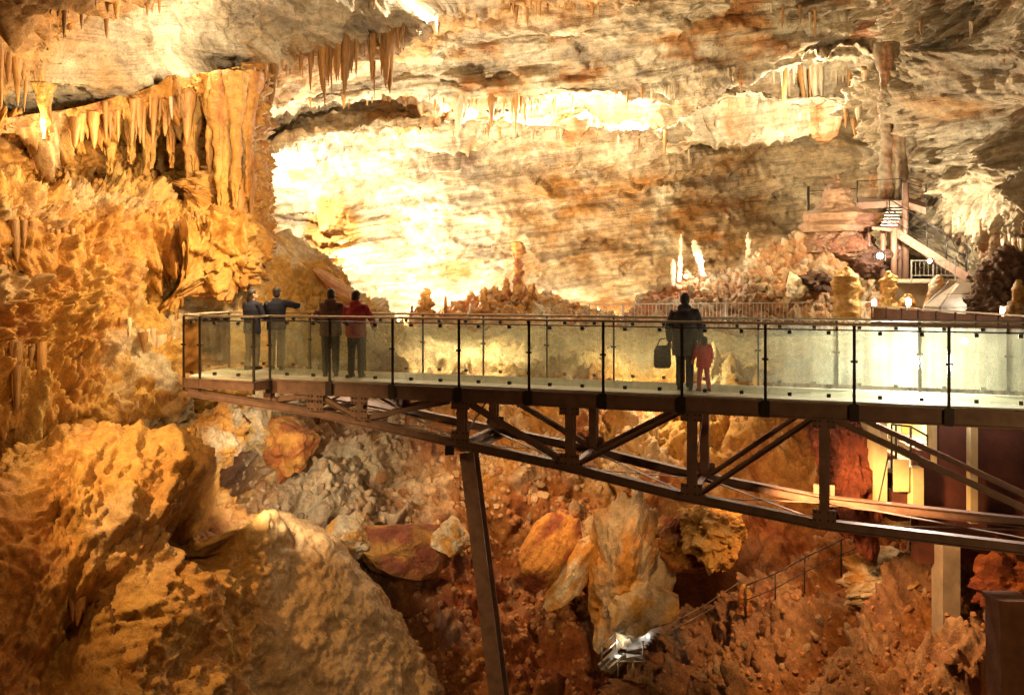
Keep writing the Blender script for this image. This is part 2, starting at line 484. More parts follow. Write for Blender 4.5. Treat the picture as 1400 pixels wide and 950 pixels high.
def f_strata(p, n, amp=1.0, rust=.0, seed=0, bl=None, flute=0.):
    low = fbm(p * .13, 3, seed + 1)
    s1, f1 = layer(p, 1.5, seed + 2, .7); s2, f2 = layer(p, .5, seed + 9, .8); s3, f3 = layer(p, .21, seed + 21, 1.1)
    m2 = sstep(-.3, .5, fbm(p * .25, 2, seed + 30)); m3 = sstep(-.35, .35, fbm(p * .31 + 9, 2, seed + 31))
    warp = fbm(p * .9, 3, seed + 4)[:, None]
    c1, c2, cid, fa = cells(p * np.array((.42, .42, 1.2)) + .35 * warp, seed + 5)
    fa = fa * sstep(0, .12, c2 - c1); fb = facet(p * np.array((1.1, 1.1, 2.6)) + .3 * warp, seed + 7, .2)
    crack = np.exp(-((c2 - c1) / .05) ** 2) * m2
    d = amp * (.6 * low + 1.0 * s1 + .68 * s2 * (.3 + m2) + .32 * s3 * (.25 + m3)) + (.30 * (cid - .5) + .45 * fa + .20 * fb) * amp - .14 * crack
    f = fbm(p * np.array((1.1, 1.1, 1.9)), 5, seed + 6, .58)
    d = d + .14 * f - .07 * ridged(p * np.array((2.2, 2.2, 3.4)), 3, seed + 8) * (1.2 - m3)
    if flute: d = d - flute * ridged(p * np.array((1.6, 1.6, .18)), 3, seed + 40)
    if bl: d = d + bumps(p, bl)
    tone = fbm(p * np.array((.35, .35, .9)), 5, seed + 11, .62)
    och = sstep(.1, .7, fbm(p * np.array((.22, .22, .5)), 4, seed + 12, .6) + rust + .3 * s2)
    c = mixc(C_CREAM, C_WHITE, sstep(-.2, .6, tone))
    c = mixc(c, C_GREY, .8 * sstep(.05, .6, -tone + .5 * s3))
    c = mixc(c, C_OCHRE, .75 * och)
    c = mixc(c, C_RUST, .45 * sstep(.4, .9, och * .8 + .5 * fbm(p * 1.3, 3, seed + 14)))
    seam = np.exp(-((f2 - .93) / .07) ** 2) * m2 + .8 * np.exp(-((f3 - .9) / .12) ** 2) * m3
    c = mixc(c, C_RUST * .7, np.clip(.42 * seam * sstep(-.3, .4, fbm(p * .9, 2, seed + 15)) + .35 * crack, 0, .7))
    return d, c

def f_flow(p, n, seed=0, amp=1.0, bl=None, base=C_OCHRE, hi=C_GOLD, lo=C_RUST, flute=.34, lump=.5):
    """flowstone: fluted draperies hanging over lumpy bulges"""
    low = fbm(p * .28, 3, seed + 1)
    wv = p + .35 * np.stack([fbm(p * .6, 2, seed + 2), fbm(p * .6, 2, seed + 3), np.zeros(len(p))], 1)
    fl = -ridged(wv * np.array((1.7, 1.7, .22)), 3, seed + 4)
    fm = sstep(-.35, .35, fbm(p * np.array((.5, .5, .8)), 3, seed + 5)) * sstep(.7, .2, n[:, 2])
    warp = fbm(p * .8, 3, seed + 6)[:, None]
    c1, c2, cid, fa = cells(p * np.array((1.0, 1.0, .75)) + .5 * warp, seed + 7)
    fa = fa * sstep(0, .3, c2 - c1); fb = facet(p * np.array((2.6, 2.6, 1.7)) + .6 * warp, seed + 27)
    lumps = (1 - c1 ** 2)
    # terraces: each bulge overhangs the one below
    tz = p[:, 2] * 1.05 + .7 * fbm(p * np.array((.55, .55, .3)), 3, seed + 8); tf = tz - np.floor(tz)
    ter = (1 - tf) ** 1.4 * sstep(0, .12, tf)
    pop = np.abs(fbm(p * 2.6, 4, seed + 9, .6))
    d = amp * (.7 * low + flute * fl * fm + lump * .5 * lumps + .27 * ter * sstep(.85, .4, n[:, 2]) + .50 * pop + .3 * fa + .34 * fb) + .05 * fbm(p * 8, 3, seed + 10, .6)
    if bl: d = d + bumps(p, bl)
    t = fbm(p * np.array((.9, .9, .35)), 4, seed + 11, .6)
    c = mixc(base + 0 * p[:, :1], hi, sstep(-.15, .6, t + .25 * fl))
    c = mixc(c, lo, .75 * sstep(.15, .8, -t - .5 * pop + .15))
    c = mixc(c, C_CREAM, .6 * sstep(.2, .7, fbm(p * .45, 3, seed + 12)))
    return d, c

def f_rubble(p, n, seed=0, amp=1.0, s=1.1, bl=None, pal=(C_CREAM, C_OCHRE, C_MUD), mud=0.0, grain=None):
    """broken blocks bedded in red earth"""
    low = fbm(p * .33, 3, seed + 1)
    w = p + .28 * np.stack([fbm(p * 1.1, 2, seed + 2), fbm(p * 1.1, 2, seed + 3), fbm(p * 1.1, 2, seed + 4)], 1)
    a1, a2, ai, fa = cells(w * s * .55, seed + 5); b1, b2, bi, fb = cells(w * s * 1.35, seed + 6); c1, c2, ci, fc = cells(w * s * 3.1, seed + 7)
    ea, eb, ec = sstep(0, .3, a2 - a1), sstep(0, .34, b2 - b1), sstep(0, .4, c2 - c1)
    d = amp * (.6 * low + .5 * (ai - .4) * ea + .34 * (bi - .3) * eb + .14 * (ci - .2) * ec + .85 * fa * ea + .5 * fb * eb + .22 * fc * ec)
    d = d + .17 * fbm(p * 2.2, 4, seed + 8, .62) - .04 * ridged(p * 6, 2, seed + 9)
    if bl: d = d + bumps(p, bl)
    t = .8 * (bi - .5) + .7 * (ai - .5) + .6 * fbm(p * .5, 4, seed + 10)
    c = mixc(pal[1] + 0 * p[:, :1], pal[0], sstep(-.1, .55, t))
    e = sstep(-.15, .5, fbm(p * .3, 3, seed + 11) + mud) * sstep(.2, -.35, t - .4 * mud) + .5 * (1 - eb) * sstep(-.3, .3, mud + low)
    c = mixc(c, pal[2], np.clip(e, 0, .92))
    return d, c

I = np.interp
# --- far wall and stepped vault of bedded limestone
vA = lambda u: I(u, [-350, 0, 100, 340, 470, 550, 700, 900, 1180, 1500, 1800], [215, 180, 165, 105, 65, 45, 8, -40, -90, -140, -160])
vB = lambda u: I(u, [-350, 0, 200, 350, 550, 620, 760, 900, 1000, 1190, 1400, 1800], [260, 235, 200, 152, 134, 138, 136, 126, 100, 92, 80, 60])
vD = lambda u: I(u, [-350, 200, 350, 550, 700, 870, 920, 1000, 1190, 1400, 1800], [300, 240, 195, 172, 172, 180, 186, 160, 150, 140, 130])
kA = lambda u: I(u, [-350, 0, 200, 340, 470, 620], [.60, .66, .71, .78, .88, 1])
us = [-350, -100, 100, 220, 340, 410, 480, 550, 620, 700, 780, 870, 930, 1000, 1090, 1180, 1280, 1400, 1600, 1850]
rows = [
    [(u, 530, 39) for u in us],
    [(u, 445, 40) for u in us],
    [(u, 360, 40) for u in us],
    [(u, 270, 39.4) for u in us],
    [(u, vD(u) + 34, 38.2) for u in us],
    [(u, vD(u) + 6, 36.9) for u in us],
    [(u, vD(u) - 5, 36.8) for u in us],
    [(u, vD(u) - 8, 38.4) for u in us],
    [(u, vB(u) + 6, 38.6) for u in us],
    [(u, vB(u) + 2, 36.0) for u in us],
    [(u, vB(u) - 7, 35.2) for u in us],
    [(u, .5 * vA(u) + .5 * vB(u), 34.6) for u in us],
    [(u, vA(u) + 14, 33.2 * kA(u) + (1 - kA(u)) * 6) for u in us],
    [(u, vA(u) + 5, 32.0 * kA(u)) for u in us],
    [(u, vA(u) - 6, 29.6 * kA(u)) for u in us],
    [(u, vA(u) - 60, 28.0 * kA(u)) for u in us],
    [(u, vA(u) - 150, 25.0 * kA(u)) for u in us],
    [(u, vA(u) - 330, 20.0 * kA(u)) for u in us],
]
def f_far(p, n):
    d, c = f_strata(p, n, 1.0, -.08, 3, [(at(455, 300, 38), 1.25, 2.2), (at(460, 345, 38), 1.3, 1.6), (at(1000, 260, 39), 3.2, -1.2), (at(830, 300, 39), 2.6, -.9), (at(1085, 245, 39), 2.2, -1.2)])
    # ochre flowstone tongues under the ledges and a hollow low on the right, its brown shade painted in
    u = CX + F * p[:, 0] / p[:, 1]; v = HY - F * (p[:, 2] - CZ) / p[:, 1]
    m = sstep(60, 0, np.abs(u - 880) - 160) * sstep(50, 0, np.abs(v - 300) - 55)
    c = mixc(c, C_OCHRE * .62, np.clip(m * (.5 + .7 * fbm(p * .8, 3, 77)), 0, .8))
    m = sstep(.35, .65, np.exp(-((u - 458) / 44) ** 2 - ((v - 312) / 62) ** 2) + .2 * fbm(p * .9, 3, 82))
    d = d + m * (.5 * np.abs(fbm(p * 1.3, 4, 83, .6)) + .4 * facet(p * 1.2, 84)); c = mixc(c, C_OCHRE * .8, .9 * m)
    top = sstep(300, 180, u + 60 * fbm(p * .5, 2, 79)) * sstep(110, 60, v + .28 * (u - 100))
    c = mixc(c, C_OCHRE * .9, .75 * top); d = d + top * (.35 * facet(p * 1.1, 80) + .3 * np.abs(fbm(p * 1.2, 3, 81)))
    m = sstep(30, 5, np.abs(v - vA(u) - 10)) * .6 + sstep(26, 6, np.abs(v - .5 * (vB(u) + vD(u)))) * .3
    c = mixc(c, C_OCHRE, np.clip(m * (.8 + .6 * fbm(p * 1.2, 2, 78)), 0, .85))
    return d, c
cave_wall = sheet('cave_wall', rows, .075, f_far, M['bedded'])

# --- vault carried on over the visitor's head
us2 = [-900, -350, 100, 480, 780, 1090, 1400, 1850, 2600]
def vault_row(y, z): return [(CX + F * x / y, HY - F * (z - CZ) / y, y) for x in (-30, -20, -10, 0, 10, 20, 30)]
cave_ceiling = sheet('cave_ceiling', [vault_row(24, 14.2), vault_row(17, 13.6), vault_row(10, 13), vault_row(4, 12), vault_row(.6, 11)], .4,
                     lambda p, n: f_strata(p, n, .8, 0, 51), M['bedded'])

# --- left wall: gilded flowstone niche with a great fluted column at its right edge
us = [-420, -220, -80, 0, 50, 100, 150, 200, 250, 285, 315, 340, 354, 352]
base = [12.5, 15, 16.4, 17.4, 18, 18.8, 19.6, 20.2, 20.6, 20.6, 20.8, 21.4, 23.5, 27.5]
def lw(v, off): return [(u, (vA(u) + 8 + (v - 130) * .5) if v < 150 else v + I(u, [-420, 0, 350], [20, 10, 0]), b + (off * I(u, [0, 60, 110, 250, 275], [.3, .6, 1, 1, .1]) if off > 0 else off * I(u, [0, 340], [1.3, .6]))) for u, b in zip(us, base)]
rows = [lw(80, .2), lw(110, .2), lw(130, .4), lw(160, 1.9), lw(205, 2.5), lw(250, 2.1), lw(280, .5), lw(305, -.5), lw(340, -.6), lw(380, .8)]
def f_left(p, n):
    d, c = f_flow(p, n, 101, 1.3, None, flute=.42)
    u = CX + F * p[:, 0] / p[:, 1]
    colm = np.exp(-((u - 312) / 38) ** 2)
    d = d - colm * .35 * ridged(p * np.array((2.6, 2.6, .12)), 2, 140)
    d = d * (1 - .65 * sstep(.25, .65, n[:, 2])) * (1 - .55 * sstep(.4, .8, n[:, 0]))
    return d, c
left_wall = sheet('cave_wall_left', rows, .034, f_left, M['flow'])

# --- left shoulder of broken rock below the niche, running out behind the visitors
us = [-420, -220, -80, 0, 70, 140, 200, 250, 300, 350, 400, 440, 490, 530, 550]
vt = lambda u: I(u, [-420, 200, 250, 340, 400, 440, 490, 530, 550], [270, 285, 292, 306, 330, 356, 400, 436, 450])
Yt = lambda u: I(u, [-420, 0, 200, 320, 440, 550], [13.2, 17.8, 21.2, 23.5, 25.5, 27])
Yb = lambda u: I(u, [-420, 0, 140, 250, 320, 440, 550], [12.2, 16.2, 17.4, 18.7, 20, 21.8, 23])
def ls(t, off=0, dv=0): return [(u, vt(u) + t * (578 - vt(u)) + dv, Yt(u) + (Yb(u) - Yt(u)) * t ** .8 + off) for u in us]
rows = [ls(0, 4.5, 25), ls(0, 1.2, 2), ls(0.02), ls(.25, -.2), ls(.5), ls(.7, .1), ls(.85, 0), ls(.97, .1), ls(1.0, .5), ls(1.02, 2.2), ls(1.05, 4.0)]
def f_shoulder(p, n):
    u = CX + F * p[:, 0] / p[:, 1]; v = HY - F * (p[:, 2] - CZ) / p[:, 1]
    d1, c1 = f_flow(p, n, 201, 1.2, flute=.36, lump=.6)
    d2, c2 = f_rubble(p, n, 231, .8, 1.25, pal=(C_CREAM, C_GOLD, C_RUST), mud=-.3)
    w = sstep(230, 120, u + .25 * (v - 400) + 90 * fbm(p * .5, 2, 260)) * .9
    smooth = np.exp(-((u - 390) / 75) ** 2 - ((v - 345) / 38) ** 2)
    d2 = d2 * (1 - .8 * smooth)
    return d1 * w + d2 * (1 - w), mixc(c2, c1, w)
left_shoulder = sheet('cave_wall_left_shoulder', rows, .036, f_shoulder, M['rock'])

# --- floor of the chamber falling into the pit under the bridge
us = [-320, 60, 180, 280, 380, 480, 600, 720, 840, 960, 1080, 1200, 1350, 1550, 1850]
dY = lambda u, v: I(u, [-320, 280, 480, 640, 1000, 1200, 1400], [-2, -2.6, -1.2, 0, .3, -1.2, -2.2]) * I(v, [480, 560, 900], [0, 1, 1])
rows = [[(u, v, Y + dY(u, v)) for u in us] for v, Y in ((438, 40.5), (447, 33), (463, 27.5), (500, 24.2), (556, 22.8), (640, 21.6), (740, 20.6), (850, 19.2), (960, 17.6), (1120, 16), (1350, 14))]
def f_pit(p, n):
    u = CX + F * p[:, 0] / p[:, 1]; v = HY - F * (p[:, 2] - CZ) / p[:, 1]
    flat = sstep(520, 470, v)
    d, c = f_rubble(p, n, 301, .95, 1.15, [(at(938, 812, 20), 1.0, -5.0), (at(975, 800, 20), .8, -4.0), (at(880, 840, 19.5), .8, -1.5), (at(300, 645, 19), .5, -3.2), (at(222, 585, 19), .6, -3.5), (at(470, 775, 19), .5, -1.6), (at(700, 740, 20.6), .7, -.9), (at(560, 830, 19.8), 1.2, -.5)],
                    pal=(C_CREAM, C_OCHRE * .8, C_MUD), mud=.12)
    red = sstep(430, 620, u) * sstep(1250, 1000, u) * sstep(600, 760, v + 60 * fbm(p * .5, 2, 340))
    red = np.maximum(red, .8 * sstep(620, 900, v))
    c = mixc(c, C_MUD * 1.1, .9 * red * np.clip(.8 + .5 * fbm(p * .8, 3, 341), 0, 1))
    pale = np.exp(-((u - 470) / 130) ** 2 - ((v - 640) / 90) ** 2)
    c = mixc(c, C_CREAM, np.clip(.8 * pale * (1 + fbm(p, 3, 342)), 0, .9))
    gold = sstep(560, 700, u) * sstep(820, 600, v)
    c = mixc(c, C_GOLD * .8, np.clip(.35 * gold * (1 + 1.5 * fbm(p * .7, 3, 343)), 0, .8))
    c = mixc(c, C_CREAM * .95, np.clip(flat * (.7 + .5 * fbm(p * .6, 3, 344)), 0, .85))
    return d * (1 - .6 * flat), c
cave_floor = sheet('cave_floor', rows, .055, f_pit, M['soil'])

# --- flowstone hill, low on the left
us = [-420, -200, -60, 20, 70, 110, 160, 220, 265, 310, 345, 400, 440, 480, 520, 560, 600, 625]
vt = lambda u: I(u, [-420, -60, 20, 70, 110, 160, 220, 265, 310, 345, 400, 440, 480, 520, 560, 600, 625], [670, 665, 640, 606, 590, 592, 612, 645, 680, 706, 712, 730, 764, 812, 868, 940, 1000])
Yt = lambda u: I(u, [-420, 0, 200, 345, 360, 600], [12.6, 14.6, 15.8, 16.4, 17.0, 17.4])
Yb = lambda u: I(u, [-420, 0, 200, 345, 600], [10, 12, 13.2, 14.6, 16.2])
def hill(t, off=0, dv=0): return [(u, vt(u) + t * (1060 - vt(u)) + dv, Yt(u) + (Yb(u) - Yt(u)) * t ** .7 + off) for u in us]
rows = [hill(0, 4.5, 60), hill(0, 1.4, 4), hill(0), hill(.1, -.1), hill(.3), hill(.5), hill(.75), hill(1)]
def f_hill(p, n):
    u = CX + F * p[:, 0] / p[:, 1]; v = HY - F * (p[:, 2] - CZ) / p[:, 1]
    bl = [(at(283, 710, 15.6), .38, -2.0), (at(302, 745, 15.5), .34, -1.8), (at(160, 805, 14.5), .5, -1.6), (at(105, 680, 14.8), .7, -.7), (at(40, 800, 13.6), .9, -.8), (at(110, 900, 13.2), .5, -1.0),
          (at(235, 640, 15.6), .9, .5), (at(335, 730, 15.6), .35, .5), (at(250, 830, 14.5), .7, .5), (at(95, 760, 14.2), .6, .4), (at(60, 640, 14.6), .6, -.4)]
    d, c = f_flow(p, n, 401, .7, None, C_OCHRE, C_GOLD, C_RUST, .3, .55)
    d3, c3 = f_rubble(p, n, 451, .8, 1.9, pal=(C_GOLD, C_OCHRE, C_RUST), mud=-.2)
    g = np.array((-.45, -.35, -.82)); q = p - .8 * (p @ g)[:, None] * g
    d = (.6 * d + .6 * d3 - .2 * ridged(q * 1.5, 3, 460)) * (1 - .55 * sstep(.45, .85, n[:, 2])); c = .6 * c + .4 * c3
    flank = sstep(335, 385, u + 20 * fbm(p, 2, 440))
    d = d * (1 - .72 * flank) + flank * .1 * fbm(p * 1.6, 4, 441) + bumps(p, bl)
    c = mixc(c, (C_OCHRE * .55 + C_CREAM * .35), .8 * flank)
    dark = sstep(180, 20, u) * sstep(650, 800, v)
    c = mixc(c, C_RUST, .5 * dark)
    return d, c
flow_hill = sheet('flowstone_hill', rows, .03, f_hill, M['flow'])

# --- rubble slope, low on the right
us = [830, 865, 900, 950, 1000, 1060, 1120, 1200, 1300, 1420, 1600, 1850]
vt = lambda u: I(u, [830, 865, 900, 950, 1010, 1060, 1120, 1200, 1300, 1850], [1060, 1000, 945, 890, 838, 795, 762, 735, 720, 700])
Yt = lambda u: I(u, [830, 960, 1120, 1300, 1850], [17.5, 18.6, 18.8, 17.6, 15])
Yb = lambda u: I(u, [830, 960, 1200, 1850], [15.6, 14.6, 13.2, 11.5])
def rs(t, off=0, dv=0): return [(u, vt(u) + t * (1060 - vt(u)) + dv, Yt(u) + (Yb(u) - Yt(u)) * t ** .9 + off) for u in us]
rows = [rs(0, 4, 50), rs(0, 1.0, 3), rs(0), rs(.2), rs(.5), rs(.75), rs(1)]
def f_right_slope(p, n):
    # gullies run down and to the left
    g = np.array((-5.1, -2.8, -1.8)); g /= np.linalg.norm(g)
    q = p - .86 * (p @ g)[:, None] * g
    d, c = f_rubble(p, n, 501, .6, 1.7, pal=(C_CREAM * .45 + C_OCHRE * .45, C_OCHRE * .7, C_MUD), mud=.15)
    rid = ridged(q * .75, 3, 520)
    d = 1.05 * d + .5 * rid - .3
    c = mixc(c, C_CREAM * .75, .4 * sstep(.4, 1.1, rid)); c = mixc(c, C_MUD * 1.2, .35 + 0 * rid)
    return d, c
right_slope = sheet('rubble_slope', rows, .032, f_right_slope, M['soil'])

# --- right wall
us = [1150, 1192, 1230, 1270, 1320, 1370, 1430, 1520, 1700, 1900]
bY = [43, 36.5, 31, 29, 27.5, 26, 24.5, 22, 18, 15]
def rw(v, off): return [(u + I(v, [-120, 0, 60, 110, 160, 210, 260, 300, 440], [40, 14, 26, 8, 2, 14, 10, 30, 25]), v, b + off) for u, b in zip(us, bY)]
rows = [rw(-120, -3), rw(-30, -1.5), rw(60, -.4), rw(140, 0), rw(210, .3), rw(270, .6), rw(305, 1.6), rw(345, 1.2), rw(400, 0), rw(450, -.5)]
def f_rwall(p, n):
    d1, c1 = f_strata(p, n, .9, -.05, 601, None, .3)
    d2, c2 = f_flow(p, n, 641, 1.5, None, C_CREAM * .8, C_CREAM, C_RUST, .4, .8)
    w = sstep(-.3, .3, fbm(p * .3, 2, 670))
    d = d1 * (1 - w) + d2 * w + bumps(p, [(at(1332, 150, 26.5), .4, -3.5), (at(1342, 185, 26.5), .45, -4.5), (at(1352, 215, 26), .5, -4.5), (at(1364, 248, 25.6), .55, -4.0), (at(1325, 118, 26), .35, -2.5), (at(1398, 130, 25), .5, -3.0), (at(1375, 60, 25), .5, -2.5), (at(1270, 120, 28), .9, 1.0), (at(1255, 50, 28), .8, -1.2), (at(1310, 30, 27), .6, -1.2), (at(1290, 290, 27.6), 1.0, -1.2)])
    return d, mixc(c1, c2, w)
right_wall = sheet('cave_wall_right', rows, .05, f_rwall, M['bedded'])

# --- mounds on the chamber floor
us = [850, 885, 920, 960, 1000, 1045, 1085, 1110, 1145, 1180, 1205, 1235, 1265]
vt = lambda u: I(u, [850, 885, 920, 960, 1000, 1045, 1085, 1110, 1145, 1180, 1205, 1235, 1265], [446, 408, 388, 376, 372, 350, 335, 312, 306, 312, 345, 398, 436])
def md(t, off=0, dv=0): return [(u, vt(u) + t * (462 - vt(u)) + dv, 31.0 - 3.0 * t + off) for u in us]
right_mound = sheet('rubble_mound', [md(0, 5, 20), md(0, 1.2, 2), md(0), md(.3, -.2), md(.6), md(1)], .04,
                    lambda p, n: f_rubble(p, n, 701, .42, 1.7, pal=(C_CREAM * .8, C_OCHRE * .45 + C_GREY * .4, C_RUST), mud=0), M['rock'])
us = [560, 600, 640, 665, 690, 715, 745, 780, 820, 870]
vt = lambda u: I(u, us, [446, 432, 415, 408, 402, 398, 403, 416, 428, 446])
def md(t, off=0, dv=0): return [(u, vt(u) + t * (462 - vt(u)) + dv, 33.5 - 2.5 * t + off) for u in us]
centre_mound = sheet('rubble_mound', [md(0, 4, 15), md(0, 1, 2), md(0), md(.4), md(1)], .05,
                     lambda p, n: f_rubble(p, n, 731, .45, 1.6, pal=(C_CREAM, C_OCHRE, C_RUST), mud=-.15), M['rock'])
us = [1330, 1350, 1375, 1410, 1460, 1540, 1640]
vt = lambda u: I(u, us, [412, 372, 346, 330, 316, 310, 320])
def md(t, off=0, dv=0): return [(u, vt(u) + t * (470 - vt(u)) + dv, 24.5 - 1.5 * t + off) for u in us]
brown_mound = sheet('shaggy_mound', [md(0, 4, 15), md(0, 1, 2), md(0), md(.4), md(1)], .04,
                    lambda p, n: f_flow(p, n, 761, .5, None, np.array((.15, .085, .05)), np.array((.22, .13, .075)), np.array((.09, .045, .03)), .7, .2), M['soil'])

# ------------------------------------------------------------------ glass-sided viewing bridge
A0 = Vector((-4.52, 16.6, 0)); DS = Vector((.9438, -.3303, 0)); DN = Vector((.3303, .9438, 0))
WID = 1.7
UPV = Vector((0, 0, 1))
def bp(s, w, z=0.0): return A0 + DS * s + DN * w + Vector((0, 0, z))
def chord_z(s): return float(np.interp(s, [-1.7, .97, 1.88, 3.9, 5.71, 7.5, 9.72, 12.4, 16], [-.30, -.62, -.74, -1.03, -1.28, -1.60, -1.88, -1.98, -2.05]))

bridge = thing('viewing_bridge', 'long steel truss bridge with glass balustrades crossing the pit', 'bridge', (0, 0, 0))
STEP = 1.275
NP = 13
near_s = [k * STEP for k in range(NP)]
far_s = [k * STEP - .22 for k in range(NP)]
prow = [(-.05, -.45), (-1.28, -.40), (-1.68, -.36), (-2.02, .55), (-2.02, 1.45)]

# deck plates
for k in range(NP - 1):
    m = MB(); a, b = near_s[k] + .004, near_s[k + 1] - .004
    vs = [bp(s, w, z) for z in (-.035, -.006) for s, w in ((a, .03), (b, .03), (b, WID - .03), (a, WID - .03))]
    m.add(vs, [(3, 2, 1, 0), (4, 5, 6, 7), (0, 1, 5, 4), (1, 2, 6, 5), (2, 3, 7, 6), (3, 0, 4, 7)]).build('deck_plate', M['deck'], bridge)
pts = [(-.004, .03), (-.004, WID - .03), (-1.0, WID - .04), (-1.95, 1.42), (-1.95, .6), (-1.62, -.30), (-.09, -.40)]
n = len(pts); m = MB()
m.add([bp(s, w, z) for z in (-.035, -.006) for s, w in pts], [tuple(range(n)), tuple(range(2 * n - 1, n - 1, -1))] + [(i, n + i, n + (i + 1) % n, (i + 1) % n) for i in range(n)]).build('deck_plate', M['deck'], bridge)

# edge beams
smax = near_s[-1]
for w in (0, WID):
    MB().ibeam(bp(0 if w == 0 else -1.0, w, -.165), bp(smax, w, -.165), .11, .25, .022).build('edge_beam', M['steel'], bridge)
    for s in (near_s if w == 0 else far_s):      # stiffener plates that carry the posts
        MB().bar(bp(s, w - .063 if w == 0 else w + .063, -.29), bp(s, w - .063 if w == 0 else w + .063, -.03), .13, .012, up=DN).build('post_plate', M['steel_dark'], bridge)
loop = [(0, 0)] + prow + [(-1.0, WID)]
for (s0, w0), (s1, w1) in zip(loop[:-1], loop[1:]):
    MB().ibeam(bp(s0, w0, -.12), bp(s1, w1, -.12), .09, .17, .02).build('edge_beam', M['steel'], bridge)

# truss
sV = [-.07, .97, 1.88, 3.85, 5.8, 7.8, 9.78, 13.75]
for side, w in enumerate((.06, WID - .06)):
    sk = [-1.66, .97, 1.88, 3.9, 5.71, 7.5, 9.72, 12.4, smax]
    for a, b in zip(sk[:-1], sk[1:]):
        wa = w if a > -1 else (-.28 if side == 0 else 1.35)
        MB().ibeam(bp(a, wa, chord_z(a)), bp(b, w, chord_z(b)), .15, .15, .018).build('bottom_chord', M['steel'], bridge)
    for s in sV:
        MB().ibeam(bp(s, w, chord_z(s) + .07), bp(s, w, -.29), .15, .15, .016, up=DN).build('truss_post', M['steel'], bridge)
    diag = [((.0, 'B'), (.9, 'T')), ((1.0, 'T'), (1.8, 'B')), ((1.95, 'B'), (3.6, 'T')), ((3.97, 'T'), (5.7, 'B')), ((5.92, 'B'), (7.6, 'T')), ((7.92, 'B'), (9.6, 'T')), ((9.95, 'T'), (13.6, 'B'))]
    for (sa, ta), (sb, tb) in diag:
        for o in (-.035, .035):
            za = chord_z(sa) + .08 if ta == 'B' else -.30
            zb = chord_z(sb) + .08 if tb == 'B' else -.30
            mb = MB().bar(bp(sa, w + o, za), bp(sb, w + o, zb), .012, .085)
            mb.bar(bp(sa, w + o * 2, za - .038), bp(sb, w + o * 2, zb - .038), .06, .012)
            mb.build('diagonal_brace', M['steel'], bridge)
for i, s in enumerate(sV):
    MB().ibeam(bp(s, .14, chord_z(s)), bp(s, WID - .14, chord_z(s)), .1, .1, .014).build('cross_beam', M['steel'], bridge)
    MB().ibeam(bp(s, .06, -.2), bp(s, WID - .06, -.2), .1, .14, .014).build('cross_beam', M['steel'], bridge)
    if i:
        a = sV[i - 1]
        MB().bar(bp(a, .15, chord_z(a) - .02), bp(s, WID - .15, chord_z(s) - .02), .06, .012).build('wind_brace', M['steel'], bridge)
        MB().bar(bp(a, WID - .15, chord_z(a) + .0), bp(s, .15, chord_z(s) + .0), .06, .012).build('wind_brace', M['steel'], bridge)
    if i % 2:
        MB().bar(bp(s, .12, chord_z(s) + .1), bp(s, WID - .12, -.3), .05, .012, up=DS).build('sway_brace', M['steel'], bridge)
MB().box(bp(3.62, .06, chord_z(3.6) - .15), (.16, .2, .16)).build('bearing_block', M['steel_dark'], bridge)
top = bp(3.95, .75, chord_z(3.95) - .08); foot = at(690, 1010, 15.0)
top = at(641, 618, top.y - .3)
mb = MB().ibeam(top, foot, .27, .25, .03, up=DN)
mb.build('support_leg', M['steel'], bridge)
MB().bar(bp(3.95, .0, chord_z(3.95) - .09), bp(3.95, WID, chord_z(3.95) - .09), .3, .03).build('head_plate', M['steel'], bridge)

# gusset plates with bolt heads where the members meet
for w, o in ((.06, -1), (WID - .06, 1)):
    for s in sV[1:]:
        for z, hh in ((chord_z(s) + .14, .2), (-.35, .13)):
            c = bp(s, w + o * .083, z)
            g = MB().bar(c - DS * .17, c + DS * .17, .012, hh).build('gusset_plate', M['steel'], bridge)
            m = MB()
            for i in (-.13, -.06, .06, .13):
                for j in (-.3, .3): m.tube(c + DS * i + UPV * (j * hh), c + DS * i + UPV * (j * hh) + DN * o * .022, .014, 6)
            m.build('bolts', M['steel_dark'], g)
# balustrades
def post(s, w, dark=True, wid=.045):
    p = MB().bar(bp(s, w, -.27), bp(s, w, 1.13), wid, .018, up=DN).build('rail_post', M['steel_dark'] if dark else M['steel'], bridge)
    MB().bar(bp(s - .05, w - .012, .60), bp(s + .05, w - .012, .60), .03, .035).build('bracket', M['steel_dark'], p)
    return p
def glass(p, q, nrm):
    """one pane between two posts with its clamps"""
    p, q = Vector(p), Vector(q); d = (q - p).normalized(); L_ = (q - p).length
    a, b = p + d * .028, q - d * .028
    up = Vector((0, 0, 1))
    g = MB().bar(a + up * .55, b + up * .55, .016, .98).build('glass_pane', M['glass'], bridge)
    for t in ((.28, .72) if L_ > .8 else (.5,)):
        c = p + d * L_ * t
        for z in (.075, 1.02):
            MB().bar(c - d * .028 + up * z, c + d * .028 + up * z, .05, .055).build('clamp', M['steel_dark'], g)
    return g
for s in near_s: post(s, -.02)
for s in far_s[0:]: post(s, WID + .02, True, .035)
for s, w in prow: post(s, w, True, .05)
post(-1.0, WID + .02, True, .035)
for a, b in zip(near_s[:-1], near_s[1:]): glass(bp(a, 0), bp(b, 0), -DN)
for a, b in zip(far_s[:-1], far_s[1:]): glass(bp(a, WID), bp(b, WID), DN)
ring = [(0, 0)] + prow + [(-1.0, WID), (far_s[0], WID)]
for (a, wa), (b, wb) in list(zip(ring[:-1], ring[1:]))[1:]: glass(bp(a, wa), bp(b, wb), DN)
def rails(pts, z, r, mat, name):
    MB().path([bp(s, w, z) for s, w in pts], r, 8).build(name, mat, bridge, True)
rails([(smax, -.02)] + [(0, -.02)] + prow[:3], 1.15, .021, M['rail'], 'handrail')
rails(prow[2:] + [(-1.0, WID + .02), (smax, WID + .02)], 1.15, .021, M['rail'], 'handrail')
